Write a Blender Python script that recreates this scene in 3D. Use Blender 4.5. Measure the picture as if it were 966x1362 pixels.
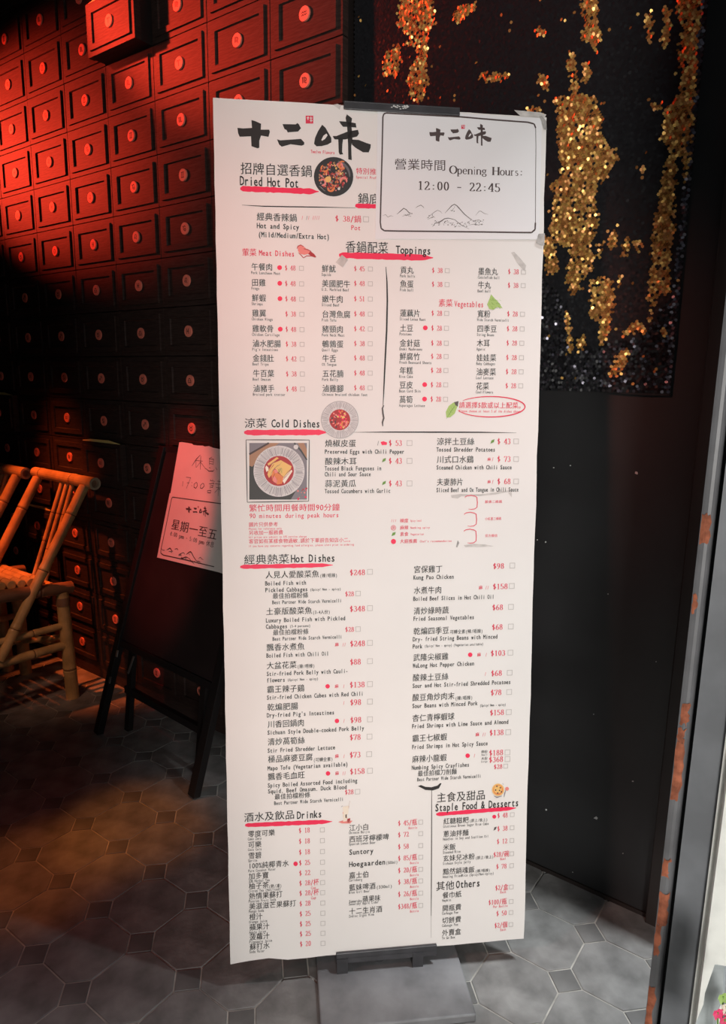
import bpy, math, random
from mathutils import Vector, Matrix
random.seed(7)
PI = math.pi
S = bpy.context.scene
for o in list(bpy.data.objects):
    bpy.data.objects.remove(o)
COL = S.collection

# ------------------------------------------------------------------ camera
FPX, PITCH, ROLL, CH = 916.447, 0.19583182, 0.01421948, 1.2
CX, CY = 483.0, 681.0
cp, sp = math.cos(PITCH), math.sin(PITCH)
FW = Vector((0, cp, -sp)); UP0 = Vector((0, sp, cp)); RT0 = Vector((1, 0, 0))
RT = RT0 * math.cos(ROLL) + UP0 * math.sin(ROLL)
UP = -RT0 * math.sin(ROLL) + UP0 * math.cos(ROLL)
EYE = Vector((0, 0, CH))
cd = bpy.data.cameras.new('camera'); cam = bpy.data.objects.new('camera', cd); COL.objects.link(cam)
cd.sensor_fit = 'HORIZONTAL'; cd.sensor_width = 36; cd.lens = FPX / 966 * 36
cd.clip_start = .02; cd.clip_end = 60
cam.matrix_world = Matrix(((RT.x, UP.x, -FW.x, 0), (RT.y, UP.y, -FW.y, 0), (RT.z, UP.z, -FW.z, CH), (0, 0, 0, 1)))
S.camera = cam
S.view_settings.view_transform = 'Standard'; S.view_settings.look = 'None'
S.view_settings.gamma = 1; S.view_settings.use_curve_mapping = False
S.view_settings.exposure = 0.0
S.cycles.max_bounces = 6; S.cycles.use_denoising = True

# ---- the room's own frame: U along the cabinet wall (towards the street), N out of the wall
W0 = Vector((-0.55238, 2.19286, 0))
WA = -0.639293
WU = Vector((math.cos(WA), math.sin(WA), 0)); WN = Vector((math.sin(WA), -math.cos(WA), 0)); WZ = Vector((0, 0, 1))
def room(u, n, z): return W0 + WU * u + WN * n + WZ * z

# ------------------------------------------------------------------ world and lights
w = bpy.data.worlds.new('world'); S.world = w; w.use_nodes = True
w.node_tree.nodes['Background'].inputs[0].default_value = (.80, .88, 1.0, 1)
w.node_tree.nodes['Background'].inputs[1].default_value = .13

def aim(o, loc, target):
    loc = Vector(loc); target = Vector(target)
    o.rotation_euler = (target - loc).to_track_quat('-Z', 'Y').to_euler(); o.location = loc
def area(name, loc, target, sx, sy, power, col):
    l = bpy.data.lights.new(name, 'AREA'); l.shape = 'RECTANGLE'; l.size = sx; l.size_y = sy; l.energy = power; l.color = col
    o = bpy.data.objects.new(name, l); COL.objects.link(o); aim(o, loc, target); return o
def spot(name, loc, target, ang, blend, power, col, r=.03):
    l = bpy.data.lights.new(name, 'SPOT'); l.spot_size = math.radians(ang); l.spot_blend = blend; l.energy = power; l.color = col
    l.shadow_soft_size = r
    o = bpy.data.objects.new(name, l); COL.objects.link(o); aim(o, loc, target); return o
area('street_daylight', (.36, -3.0, 1.15), (.08, 1.2, .85), 1.1, 1.6, 112, (1, .96, .91))
area('sky_over_street', room(1.875, -.05, 3.5), room(1.48, -.05, 0), .20, 1.2, 185, (.94, .98, 1.0))
RED = (1, .05, .022)
spot('red_spot_and_fill', room(-1.85, .60, 2.20), room(-1.0, 0, 2.02), 41, .7, 250, RED)
spot('red_spot_and_fill', room(-.90, .62, 2.45), room(.05, 0, 2.27), 40, .8, 215, RED)
spot('red_spot_and_fill', room(-.02, .80, 2.6), room(-.02, .10, .83), 14, .5, 190, (1, .075, .055))
spot('orange_spotlight', room(-.95, .75, 2.65), room(-.74, .14, .74), 18, .8, 300, (1, .15, .03))
spot('warm_spot_and_fill', room(.0, .6, 2.6), room(.28, .46, 0), 11, 1, 78, (1, .30, .045))
spot('warm_spot_and_fill', room(-.1, 1.0, 2.6), room(.24, .72, 0), 11, 1, 60, (1, .26, .045))
spot('warm_spot_and_fill', room(.5, 1.9, 2.3), room(-.60, .22, .22), 13, .9, 60, (1, .50, .30), r=.1)  # added warm fill to brighten the chair legs, not a lamp of the room
spot('red_spot_and_fill', room(.3, 2.6, 2.3), (-.20, 1.25, 1.35), 19, 1, 170, (1, .30, .22), r=.2)  # added pink fill standing in for red bounce on the board's upper left
spot('red_spot_and_fill', room(.3, 2.6, 2.0), (-.24, 1.18, .65), 20, 1, 135, (1, .52, .42), r=.2)  # second added pink fill, lower down the board's left side
spot('red_spot_and_fill', room(.1, 1.6, 2.6), room(.55, .85, 0), 34, 1, 16, (1, .10, .06), r=.1)  # added weak red fill tinting the left floor

# ------------------------------------------------------------------ materials
def mat(name, col, rough=.5, metal=0., spec=.5, noise=0., nscale=20., bump=0., bscale=60., stretch=None, coat=0., emit=None, dark=None):
    m = bpy.data.materials.new(name); m.use_nodes = True; nt = m.node_tree; b = nt.nodes['Principled BSDF']
    b.inputs['Base Color'].default_value = (*col, 1); b.inputs['Roughness'].default_value = rough
    b.inputs['Metallic'].default_value = metal; b.inputs['Specular IOR Level'].default_value = spec
    b.inputs['Coat Weight'].default_value = coat
    if noise or bump:
        tc = nt.nodes.new('ShaderNodeTexCoord'); mp = nt.nodes.new('ShaderNodeMapping')
        nt.links.new(tc.outputs['Object'], mp.inputs[0])
        if stretch: mp.inputs['Scale'].default_value = stretch
    if noise:
        n = nt.nodes.new('ShaderNodeTexNoise'); n.inputs['Scale'].default_value = nscale; n.inputs['Detail'].default_value = 6
        nt.links.new(mp.outputs[0], n.inputs['Vector'])
        r = nt.nodes.new('ShaderNodeValToRGB'); d = dark or tuple(c * (1 - noise) for c in col)
        r.color_ramp.elements[0].position = .35; r.color_ramp.elements[0].color = (*d, 1)
        r.color_ramp.elements[1].position = .65; r.color_ramp.elements[1].color = (*tuple(min(1, c * (1 + noise * .6)) for c in col), 1)
        nt.links.new(n.outputs['Fac'], r.inputs[0]); nt.links.new(r.outputs[0], b.inputs['Base Color'])
    if bump:
        n2 = nt.nodes.new('ShaderNodeTexNoise'); n2.inputs['Scale'].default_value = bscale; n2.inputs['Detail'].default_value = 5
        nt.links.new(mp.outputs[0], n2.inputs['Vector'])
        bp = nt.nodes.new('ShaderNodeBump'); bp.inputs['Strength'].default_value = bump; bp.inputs['Distance'].default_value = .002
        nt.links.new(n2.outputs['Fac'], bp.inputs['Height']); nt.links.new(bp.outputs[0], b.inputs['Normal'])
    return m
M = {}
M['wood'] = mat('dark_stained_wood', (.046, .028, .024), .60, spec=.22, noise=.35, nscale=9, stretch=(3, 3, 30), bump=.15, bscale=40)
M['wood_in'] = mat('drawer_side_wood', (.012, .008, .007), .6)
M['knob'] = mat('copper_knob', (.92, .25, .17), .6)
M['sign'] = mat('knob_engraving', (.14, .03, .025), .6)
M['gold'] = mat('brass_edging_glint', (1., .80, .30), .35, metal=.1)  # brass colour brightened in place of warm light reflected on the edge
M['tile'] = mat('slate_tile', (.255, .252, .245), .55, noise=.36, nscale=14, bump=.5, bscale=70)
M['tile_dark'] = mat('slate_tile_small', (.185, .183, .178), .55, noise=.3, nscale=9, bump=.35, bscale=55)
M['grout'] = mat('grout', (.50, .48, .44), .85, noise=.3, nscale=25)
M['blackwall'] = mat('black_painted_panel', (.021, .0215, .0225), .42, noise=.35, nscale=3, bump=.12, bscale=90)
M['brownwall'] = mat('dark_brown_paint', (.020, .014, .012), .5, noise=.3, nscale=4)
M['plaster'] = mat('dark_plaster', (.05, .04, .04), .8, noise=.2, nscale=5)
M['paper'] = mat('white_board_paper', (.80, .775, .745), .6, noise=.035, nscale=3)
M['foam'] = mat('foam_board_edge', (.85, .80, .74), .7)
M['sheet'] = mat('white_sheet', (.80, .79, .80), .45)
M['ink'] = mat('black_ink', (.018, .016, .015), .6)
M['ink_soft'] = mat('grey_ink', (.30, .28, .27), .6)
M['ink_mid'] = mat('dark_grey_ink', (.10, .085, .08), .6)
M['ink_brown'] = mat('brown_ink', (.075, .05, .048), .6)
M['red'] = mat('red_ink', (.72, .035, .085), .6)
M['pink'] = mat('crimson_brush_ink', (.86, .018, .085), .55)
M['boxline'] = mat('grey_line_ink', (.50, .47, .45), .6)
M['green'] = mat('green_leaf_ink', (.16, .33, .06), .6)
M['green2'] = mat('pale_green_ink', (.38, .55, .16), .6)
M['plate'] = mat('black_plate_ink', (.025, .024, .025), .5)
M['plate_l'] = mat('plate_highlight_ink', (.14, .13, .14), .5)
M['rim'] = mat('grey_plate_ink', (.42, .40, .40), .6)
M['rim_l'] = mat('light_plate_ink', (.66, .63, .62), .6)
M['food_o'] = mat('orange_food_ink', (.75, .22, .07), .6)
M['food_y'] = mat('yellow_food_ink', (.82, .50, .16), .6)
M['food_r'] = mat('dark_red_food_ink', (.42, .03, .035), .6)
M['food_p'] = mat('pink_food_ink', (.80, .25, .22), .6)
M['slate'] = mat('slate_photo_ink', (.05, .05, .048), .6)
M['greycloth'] = mat('grey_photo_ink', (.22, .20, .22), .6)
M['brownwood'] = mat('wood_photo_ink', (.40, .22, .13), .6)
M['tape'] = mat('grey_tape', (.42, .40, .38), .5, noise=.35, nscale=60)
M['tape_l'] = mat('pale_tape', (.60, .57, .54), .5, noise=.2, nscale=60)
M['metal'] = mat('charcoal_metal', (.055, .055, .06), .4, metal=.3, noise=.2, nscale=30)
M['basem'] = mat('scuffed_grey_metal', (.25, .255, .265), .5, metal=.05, noise=.3, nscale=12, bump=.1, bscale=80)
M['chalk'] = mat('black_chalkboard', (.022, .014, .014), .5, noise=.3, nscale=6)
M['blackwood'] = mat('black_painted_wood', (.012, .010, .010), .45)
M['pinkpaper'] = mat('notice_paper', (.80, .74, .70), .6, noise=.06, nscale=8)
M['steel'] = mat('hinge_steel', (.5, .48, .46), .35, metal=.9)
M['bamboo'] = mat('bamboo', (.62, .40, .17), .38, noise=.25, nscale=6, stretch=(3, 3, 3))
M['bamboo_n'] = mat('bamboo_node', (.16, .07, .03), .6)
M['bamboo_w'] = mat('bamboo_inside', (.45, .34, .22), .7)
M['bamboo_d'] = mat('dark_bamboo', (.26, .14, .08), .4, noise=.35, nscale=9)
M['jamb'] = mat('grey_door_paint', (.15, .152, .16), .42, noise=.2, nscale=14, bump=.15, bscale=70)
M['jamb_d'] = mat('dark_grey_rubber', (.02, .02, .022), .5)
M['doorleaf'] = mat('blue_grey_steel_door', (.17, .18, .195), .5, noise=.22, nscale=9, bump=.1, bscale=40)
M['rust'] = mat('rust', (.42, .13, .065), .85, noise=.4, nscale=60, bump=.5, bscale=150)
M['beige'] = mat('pale_grey_frame_paint', (.86, .87, .82), .5, noise=.10, nscale=18, bump=.2, bscale=80)
M['sillpaint'] = mat('blue_grey_sill_paint', (.42, .46, .47), .5, noise=.2, nscale=25)
M['seq_back'] = mat('black_mesh_cloth', (.006, .006, .007), .7)
M['seq_gold'] = mat('gold_sequin', (.95, .55, .15), .34, metal=.6)
M['seq_gold2'] = mat('bronze_sequin', (.60, .26, .075), .38, metal=.5)
M['seq_black'] = mat('black_sequin', (.015, .015, .017), .4, spec=.25)
M['seq_glint'] = mat('black_sequin_glint', (.13, .125, .15), .28, metal=.8)  # lighter copy of the black sequin, painting its silvery glints
M['petal'] = mat('pink_petal', (.85, .06, .20), .5)
M['petal_w'] = mat('pale_petal', (.85, .75, .62), .5)
M['speck'] = mat('dried_white_speck', (.6, .6, .58), .8)

# ------------------------------------------------------------------ helpers
class MB:
    """collects polygons into one mesh"""
    def __init__(s): s.v = []; s.f = []; s.m = []; s.mats = []
    def mi(s, m):
        if m not in s.mats: s.mats.append(m)
        return s.mats.index(m)
    def add(s, vs, fs, m):
        k = len(s.v); s.v += [tuple(x) for x in vs]; i = s.mi(m)
        for f in fs: s.f.append([a + k for a in f]); s.m.append(i)
    def box(s, c, ax, half, m):
        c = Vector(c); a, b, d = [Vector(x) * h for x, h in zip(ax, half)]
        vs = [c + a * i + b * j + d * k for i in (-1, 1) for j in (-1, 1) for k in (-1, 1)]
        fs = [(0, 1, 3, 2), (4, 6, 7, 5), (0, 4, 5, 1), (2, 3, 7, 6), (0, 2, 6, 4), (1, 5, 7, 3)]
        if a.cross(b).dot(d) < 0: fs = [tuple(reversed(f)) for f in fs]
        s.add(vs, fs, m)
    def tube(s, pts, rads, m, seg=16, caps=True):
        pts = [Vector(p) for p in pts]; rings = []
        d0 = (pts[-1] - pts[0]).normalized(); ref = Vector((0, 0, 1)) if abs(d0.z) < .9 else Vector((1, 0, 0))
        x = d0.cross(ref).normalized()
        for i, p in enumerate(pts):
            t = (pts[min(i + 1, len(pts) - 1)] - pts[max(i - 1, 0)]).normalized()
            x = (x - t * x.dot(t)).normalized(); y = t.cross(x)
            rings.append([p + (x * math.cos(2 * PI * k / seg) + y * math.sin(2 * PI * k / seg)) * rads[i] for k in range(seg)])
        vs = [v for r in rings for v in r]; fs = []
        for i in range(len(pts) - 1):
            for k in range(seg):
                a = i * seg + k; b = i * seg + (k + 1) % seg
                fs.append((a, b, b + seg, a + seg))
        if caps: fs.append(tuple(reversed(range(seg)))); fs.append(tuple(range((len(pts) - 1) * seg, len(pts) * seg)))
        s.add(vs, fs, m)
    def build(s, name, parent=None, origin=None, smooth=False, bevel=0):
        me = bpy.data.meshes.new(name)
        o0 = Vector(origin) if origin is not None else Vector((0, 0, 0))
        me.from_pydata([tuple(Vector(v) - o0) for v in s.v], [], s.f)
        for m in s.mats: me.materials.append(M[m])
        me.polygons.foreach_set('material_index', s.m)
        if smooth: me.polygons.foreach_set('use_smooth', [True] * len(s.f))
        me.update()
        o = bpy.data.objects.new(name, me); COL.objects.link(o)
        if parent is not None:
            o.parent = parent; o.location = o0 - world_loc(parent)
        else: o.location = o0
        if bevel:
            b = o.modifiers.new('edge', 'BEVEL'); b.width = bevel; b.segments = 2; b.limit_method = 'ANGLE'
        return o
def world_loc(o):
    l = Vector(o.location)
    while o.parent is not None: o = o.parent; l += Vector(o.location)
    return l
def thing(name, loc, label, cat, group=None, kind=None):
    o = bpy.data.objects.new(name, None); COL.objects.link(o); o.location = loc; o.empty_display_size = .05
    return tag(o, label, cat, group, kind)
def tag(o, label=None, cat=None, group=None, kind=None):
    if label: o['label'] = label
    if cat: o['category'] = cat
    if group: o['group'] = group
    if kind: o['kind'] = kind
    return o

class Plane:
    """a flat face in the room; px() reads where a measured sight line meets it, at() gives the point"""
    def __init__(s, O, U, V):
        s.O = Vector(O); s.U = Vector(U).normalized(); s.V = Vector(V).normalized(); s.N = s.U.cross(s.V).normalized()
    def px(s, x, y):
        d = FW + RT * ((x - CX) / FPX) - UP * ((y - CY) / FPX)
        P = EYE + d * ((s.O - EYE).dot(s.N) / d.dot(s.N)) - s.O
        return P.dot(s.U), P.dot(s.V)
    def at(s, u, v, h=0.): return s.O + s.U * u + s.V * v + s.N * h
    def proj(s, u, v):
        P = s.at(u, v) - EYE; z = P.dot(FW)
        return CX + FPX * P.dot(RT) / z, CY - FPX * P.dot(UP) / z
    def scale(s, u, v):
        a = s.proj(u, v); b = s.proj(u + .01, v); c = s.proj(u, v + .01)
        return math.hypot(b[0] - a[0], b[1] - a[1]) * 100, math.hypot(c[0] - a[0], c[1] - a[1]) * 100

# glyphs ------------------------------------------------------------
GL = {}
def glyph(ch):
    k = ch
    if k in GL: return GL[k]
    c = bpy.data.curves.new('glyph', 'FONT'); c.body = ch; c.resolution_u = 2
    o = bpy.data.objects.new('glyph', c); COL.objects.link(o)
    me = bpy.data.meshes.new_from_object(o.evaluated_get(bpy.context.evaluated_depsgraph_get()))
    vs = [(v.co.x, v.co.y) for v in me.vertices]; fs = [tuple(p.vertices) for p in me.polygons]
    bpy.data.objects.remove(o); bpy.data.curves.remove(c); bpy.data.meshes.remove(me)
    GL[k] = (vs, fs); return GL[k]
def is_cjk(ch): return ord(ch) > 0x2000
def arc(cx, cy, rx, ry, a0, a1, n=12):
    return [(cx + rx * math.cos(math.radians(a0 + (a1 - a0) * i / n)), cy + ry * math.sin(math.radians(a0 + (a1 - a0) * i / n))) for i in range(n + 1)]
L = lambda *p: list(p)
SERIF = {  # thick-and-thin pen strokes in a 0.5 x 0.7 cell
 '0': [arc(.25, .35, .15, .34, 0, 360, 18)], '1': [L((.26, 0), (.26, .7)), L((.13, .01), (.39, .01)), L((.13, .60), (.26, .69))],
 '2': [arc(.24, .51, .14, .18, 165, -30), L((.37, .42), (.09, .03)), L((.08, .02), (.42, .02)), L((.42, .02), (.44, .13))],
 '3': [arc(.23, .53, .14, .16, 150, -90), arc(.23, .19, .17, .19, 90, -155)],
 '4': [L((.34, 0), (.34, .7)), L((.34, .7), (.04, .2)), L((.04, .2), (.47, .2)), L((.22, .01), (.45, .01))],
 '5': [L((.13, .38), (.13, .69)), L((.12, .68), (.42, .68)), arc(.23, .21, .18, .2, 125, -155)],
 '6': [arc(.26, .2, .15, .19, 0, 360, 16), arc(.42, .2, .32, .5, 180, 95)],
 '7': [L((.07, .68), (.43, .68)), L((.43, .68), (.2, 0)), L((.07, .68), (.06, .55))],
 '8': [arc(.25, .53, .13, .16, 0, 360, 16), arc(.25, .19, .16, .18, 0, 360, 16)],
 '9': [arc(.24, .5, .15, .19, 0, 360, 16), arc(.08, .5, .32, .5, 0, -85)],
 '$': [arc(.25, .48, .14, .13, 35, 270), arc(.25, .22, .15, .13, 90, -145), L((.25, -.07), (.25, .77))],
 ':': [L((.25, .05), (.25, .13)), L((.25, .35), (.25, .43))], '-': [L((.1, .26), (.4, .26)), L((.1, .29), (.4, .29))],
 '/': [L((.1, -.1), (.4, .75))], '.': [L((.2, .0), (.2, .08))],
 'O': [arc(.25, .35, .22, .34, 0, 360, 18)],
 'p': [L((.1, -.2), (.1, .45)), arc(.25, .22, .16, .22, 140, -140, 14), L((0.02, -.2), (.2, -.2)), L((.02, .45), (.1, .45))],
 'e': [arc(.25, .23, .18, .22, 0, 320, 16), L((.08, .24), (.42, .24))],
 'n': [L((.1, 0), (.1, .45)), arc(.25, .28, .15, .16, 150, 0), L((.4, .3), (.4, 0)), L((.02, .01), (.18, .01)), L((.32, .01), (.48, .01))],
 'i': [L((.25, 0), (.25, .45)), L((.25, .58), (.25, .66)), L((.15, .01), (.36, .01)), L((.16, .44), (.25, .44))],
 'g': [arc(.23, .3, .14, .14, 0, 360, 14), arc(.25, -.04, .18, .12, 0, 360, 14), L((.34, .4), (.46, .44))],
 'H': [L((.08, 0), (.08, .7)), L((.42, 0), (.42, .7)), L((.08, .36), (.42, .36)), L((0, .01), (.16, .01)), L((.34, .01), (.5, .01)), L((0, .69), (.16, .69)), L((.34, .69), (.5, .69))],
 'o': [arc(.25, .22, .19, .22, 0, 360, 16)],
 'u': [L((.1, .45), (.1, .15)), arc(.24, .16, .14, .15, 180, 330), L((.4, .45), (.4, 0)), L((.02, .44), (.1, .44)), L((.32, .44), (.4, .44)), L((.4, .01), (.48, .01))],
 'r': [L((.14, 0), (.14, .45)), arc(.3, .27, .16, .17, 160, 50), L((.04, .01), (.26, .01)), L((.05, .44), (.14, .44))],
 's': [arc(.25, .33, .12, .1, 35, 270), arc(.25, .12, .14, .11, 90, -145)],
 'm': [L((.06, 0), (.06, .45)), arc(.15, .3, .1, .14, 160, 0), L((.25, .32), (.25, 0)), arc(.35, .3, .1, .14, 160, 0), L((.45, .32), (.45, 0))],
}
def ribbon(pts, wf):
    """flat ribbon along pts, half-width wf(direction, t)"""
    vs = []; n = len(pts)
    for i, p in enumerate(pts):
        a = pts[max(i - 1, 0)]; b = pts[min(i + 1, n - 1)]
        dx, dy = b[0] - a[0], b[1] - a[1]; l = math.hypot(dx, dy) or 1e-9; dx /= l; dy /= l
        h = wf((dx, dy), i / (n - 1)); vs += [(p[0] - dy * h, p[1] + dx * h), (p[0] + dy * h, p[1] - dx * h)]
    return vs, [(2 * i + 1, 2 * i + 3, 2 * i + 2, 2 * i) for i in range(n - 1)]
def serif_glyph(ch):
    k = ('serif', ch)
    if k not in GL:
        vs = []; fs = []
        for st in SERIF[ch]:
            v, f = ribbon(st, lambda d, t: .021 + .036 * abs(d[1]) ** 1.5)
            fs += [tuple(a + len(vs) for a in q) for q in f]; vs += v
        GL[k] = (vs, fs)
    return GL[k]

def text_uv(mb, P, s, u, v, ew, eh, m, bold=0., serif=False, h=.0005, shear=0., slope=0.):
    """a line of writing; v is the height of its middle; CJK em = ew x eh, Latin half as wide"""
    x = u
    for ch in s:
        c = is_cjk(ch); adv = ew * adv_of(ch, serif)
        if ch not in ' \u3000':
            if serif and ch in SERIF:
                vs, fs = serif_glyph(ch); pts = [((a) * adv / .5, (b - .35) * eh * .98) for a, b in vs]
            else:
                vs, fs = glyph(ch)
                if c: pts = [(a * ew * .98, (b - .355 + .05 * (a - .5)) * eh) for a, b in vs]
                else:
                    x0 = min(a for a, b in vs); x1 = max(a for a, b in vs); wd = x1 - x0
                    k = min(.92, .45 / max(wd, .01)); cx = (x0 + x1) / 2
                    pts = [(adv / 2 + (a - cx) * k * ew, (b - .34) * eh * 1.04) for a, b in vs]
            if serif and ch in SERIF: offs = ((0, 0),)
            elif c: offs = ((0, 0),) if not bold else ((-bold, 0), (bold, 0))
            else: offs = ((-.011, -.008), (.011, .008)) if bold < .009 else ((-.02, -.012), (0, .012), (.02, -.012), (.02, .012))
            for i_, (ox, oy) in enumerate(offs):
                mb.add([P.at(x + a + ox * ew + shear * b, v + b + oy * eh + slope * (x - u + a), h + i_ * 1.5e-5) for a, b in pts], fs, m)
        x += adv
    return x
WIDE = {'O': .72, 'H': .74, 'p': .52, 'e': .47, 'n': .54, 'i': .28, 'g': .5, 'o': .5, 'u': .54, 'r': .40, 's': .40, 'm': .8}
def adv_of(c, serif=False): return 1. if is_cjk(c) else WIDE[c] if serif and c in WIDE else .5
def adv_units(s, serif=False): return sum(adv_of(c, serif) for c in s)
def poly_px(mb, P, pts, m, h=.0004, k=1., ox=0., oy=0.):
    uv = [P.px(ox + x / k, oy + y / k) for x, y in pts]
    a = sum(uv[i][0] * uv[(i + 1) % len(uv)][1] - uv[(i + 1) % len(uv)][0] * uv[i][1] for i in range(len(uv)))
    if a < 0: uv = uv[::-1]
    mb.add([P.at(p, q, h) for p, q in uv], [tuple(range(len(uv)))], m)
def stroke_px(mb, P, pts, wpx, m, h=.0004, k=1., ox=0., oy=0., taper=.25):
    uv = [P.px(ox + x / k, oy + y / k) for x, y in pts]; sc = P.scale(*uv[0])[0]; r = wpx / sc / 2
    vs, fs = ribbon(uv, lambda d, t: r * (taper + (1 - taper) * math.sin(PI * min(1, max(0, t))) ** .5))
    mb.add([P.at(a, b, h) for a, b in vs], fs, m)
def disc_px(mb, P, x, y, r, m, h=.0004, ry=None, seg=28):
    ry = ry or r; poly_px(mb, P, [(x + r * math.cos(2 * PI * i / seg), y + ry * math.sin(2 * PI * i / seg)) for i in range(seg)], m, h)
def line_px(mb, P, a, b, wpx, m, h=.0004): stroke_px(mb, P, [(a[0] + (b[0] - a[0]) * i / 8, a[1] + (b[1] - a[1]) * i / 8) for i in range(9)], wpx, m, h, taper=.6)
def brush_px(mb, P, a, b, wpx, m, seed, h=.00035):
    """a broad marker stroke with ragged ends and edges"""
    R = random.Random(seed); n = 26; top = []; bot = []
    for i in range(n + 1):
        t = i / n; x = a[0] + (b[0] - a[0]) * t; y = a[1] + (b[1] - a[1]) * t
        hw = wpx / 2 * (1.0 + .14 * R.uniform(-1, 1)) * (.45 if i in (0,) else 1) * (1 if t < .9 else max(.12, (1 - t) / .1))
        top.append((x + R.uniform(-.4, .4), y - hw)); bot.append((x, y + hw * (1 if t > .06 else .9)))
    poly_px(mb, P, top + bot[::-1], m, h)

LOGO = [
 [(30,128),(70,132),(128,128),(125,75),(150,82),(190,100),(188,140),(245,140),(250,155),(240,188),(190,180),(178,215),(178,262),(165,266),(125,252),(122,185),(45,188),(35,165)],
 [(335,102),(425,104),(435,95),(445,102),(460,130),(440,152),(370,158),(362,142),(348,135)],
 [(298,205),(320,212),(460,202),(482,225),(482,240),(465,248),(390,238),(330,255),(312,240)],
 [(603,106),(625,125),(645,160),(665,195),(665,225),(640,240),(600,250),(565,252),(548,235),(555,195),(575,150)],
 [(770,35),(805,62),(800,100),(805,150),(808,200),(800,250),(803,345),(780,340),(778,230),(772,120),(762,60)],
 [(718,82),(770,85),(830,95),(835,125),(770,120),(745,120),(728,100)],
 [(675,182),(700,182),(780,150),(845,140),(852,165),(840,185),(760,205),(690,205),(680,195)],
 [(712,200),(745,195),(740,240),(738,290),(745,305),(722,308),(715,290)],
 [(800,205),(850,208),(900,228),(932,238),(930,262),(918,292),(880,292),(830,262),(805,240)]]
LOGO_HOLE = [(632,166),(640,178),(622,203),(602,215),(598,208),(612,180)]
def logo(mb, P, box, ink, paper, seal='red'):
    """box: pixel corners left, right, top-at-left, top-at-right, height"""
    x0, x1, y0, y1, hh = box
    def f(p):
        a = (p[0] - 30) / 902; b = (p[1] - 35) / 310
        return (x0 + (x1 - x0) * a, y0 + (y1 - y0) * a + hh * b)
    for q in LOGO: poly_px(mb, P, [f(p) for p in q], ink, .0005)
    poly_px(mb, P, [f(p) for p in LOGO_HOLE], paper, .0007)
    poly_px(mb, P, [f(p) for p in [(492, 45), (543, 45), (543, 98), (492, 98)]], seal, .0005)
    for q in ([(500, 60), (515, 60)], [(508, 50), (507, 75)], [(520, 62), (537, 62)], [(527, 52), (528, 90)], [(520, 78), (538, 78)]):
        stroke_px(mb, P, [f(p) for p in q], hh / 31 * .5, paper, .0008, taper=1)
MOUNT = [  # ink mountain strokes in a 966x307 sheet crop
 [(38,140),(55,135),(68,150),(85,142),(100,146)], [(120,135),(140,118),(160,100),(175,108),(190,125),(212,135)], [(150,148),(172,140),(185,142),(200,150)],
 [(228,100),(243,90),(260,83),(272,92),(280,102)], [(295,162),(315,145),(340,125),(358,115),(375,122),(385,135)], [(300,168),(320,158),(335,150),(345,160)],
 [(402,132),(420,112),(440,90),(455,82),(470,90),(490,112),(515,140),(545,165),(560,172)], [(330,210),(345,190),(370,185),(400,165),(420,162),(450,168)],
 [(430,165),(460,172),(480,190),(500,205),(545,228)], [(545,172),(570,180),(600,175),(628,190)], [(580,150),(600,125),(610,124),(630,138),(655,145)], [(540,205),(570,200),(600,205),(625,200)]]
def mountains(mb, P, f, wpx, inks=('ink_mid', 'ink_soft')):
    R = random.Random(3)
    for i, q in enumerate(MOUNT):
        stroke_px(mb, P, [f(p) for p in q], wpx * (1.2 if i in (1, 6, 7) else .8), inks[0] if i in (1, 3, 6, 7, 8) else inks[1], .0005)
    for (cx, cy, sx, sy, n) in ((180,135,30,12,10), (450,105,35,18,8), (380,190,55,14,26), (490,200,50,14,24), (585,190,45,14,26), (330,150,30,10,8)):
        for _ in range(n):
            x = cx + R.uniform(-sx, sx); y = cy + R.uniform(-sy, sy)
            poly_px(mb, P, [f((x + a * R.uniform(.6, 1.3), y + b * R.uniform(.6, 1.3))) for a, b in ((-3, 1), (0, -3), (4, -1), (1, 3))], R.choice(inks), .0006)

# ================================================================== SETTING
# ---- floor: grout bed with octagon tiles and small square tiles set in it
fl = MB(); fl.add([room(-3.4, -.08, 0), room(3.0, -.08, 0), room(3.0, 3.3, 0), room(-3.4, 3.3, 0)], [(0, 1, 2, 3)], 'grout')
floor = fl.build('floor'); tag(floor, kind='structure')
if floor.data.polygons[0].normal.z < 0: floor.data.flip_normals()
FX, FY, FA, TP = -0.578405 * .8, 1.582492 * .8, -0.628721, 0.190616 * .8
ca, sa = math.cos(FA), math.sin(FA)
def tpos(i, j): return Vector((FX + TP * (i * ca - j * sa), FY + TP * (i * sa + j * ca), 0))
TH = .0022
def tile_mesh(name, pts, m, g=.0017):
    c = Vector((0, 0, 0)); me = MB(); n = len(pts)
    def inset(p, d):  # shrink toward centre
        l = math.hypot(*p); return (p[0] * (1 - d / l), p[1] * (1 - d / l))
    lo = [inset(p, g * 1.15) for p in pts]; hi = [inset(p, g * 1.15 + .0012) for p in pts]
    vs = [(x, y, 0) for x, y in lo] + [(x, y, TH * .6) for x, y in lo] + [(x, y, TH) for x, y in hi]
    fs = [tuple(range(2 * n, 3 * n))]
    for k in range(n):
        q = (k + 1) % n; fs += [(k, q, n + q, n + k), (n + k, n + q, 2 * n + q, 2 * n + k)]
    me.add(vs, fs, m); o = me.build(name); d = o.data; bpy.data.objects.remove(o); return d
q = TP * .2355; hp = TP / 2
octp = []
for sx, sy in ((1, 1), (-1, 1), (-1, -1), (1, -1)):
    a = (sx * hp, sy * (hp - q)); b = (sx * (hp - q), sy * hp)
    octp += [a, b] if sx * sy > 0 else [b, a]
TMO = [tile_mesh('octagon_tile', octp, 'tile')]
TMD = [tile_mesh('square_tile', [(q, 0), (0, q), (-q, 0), (0, -q)], 'tile_dark')]
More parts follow.
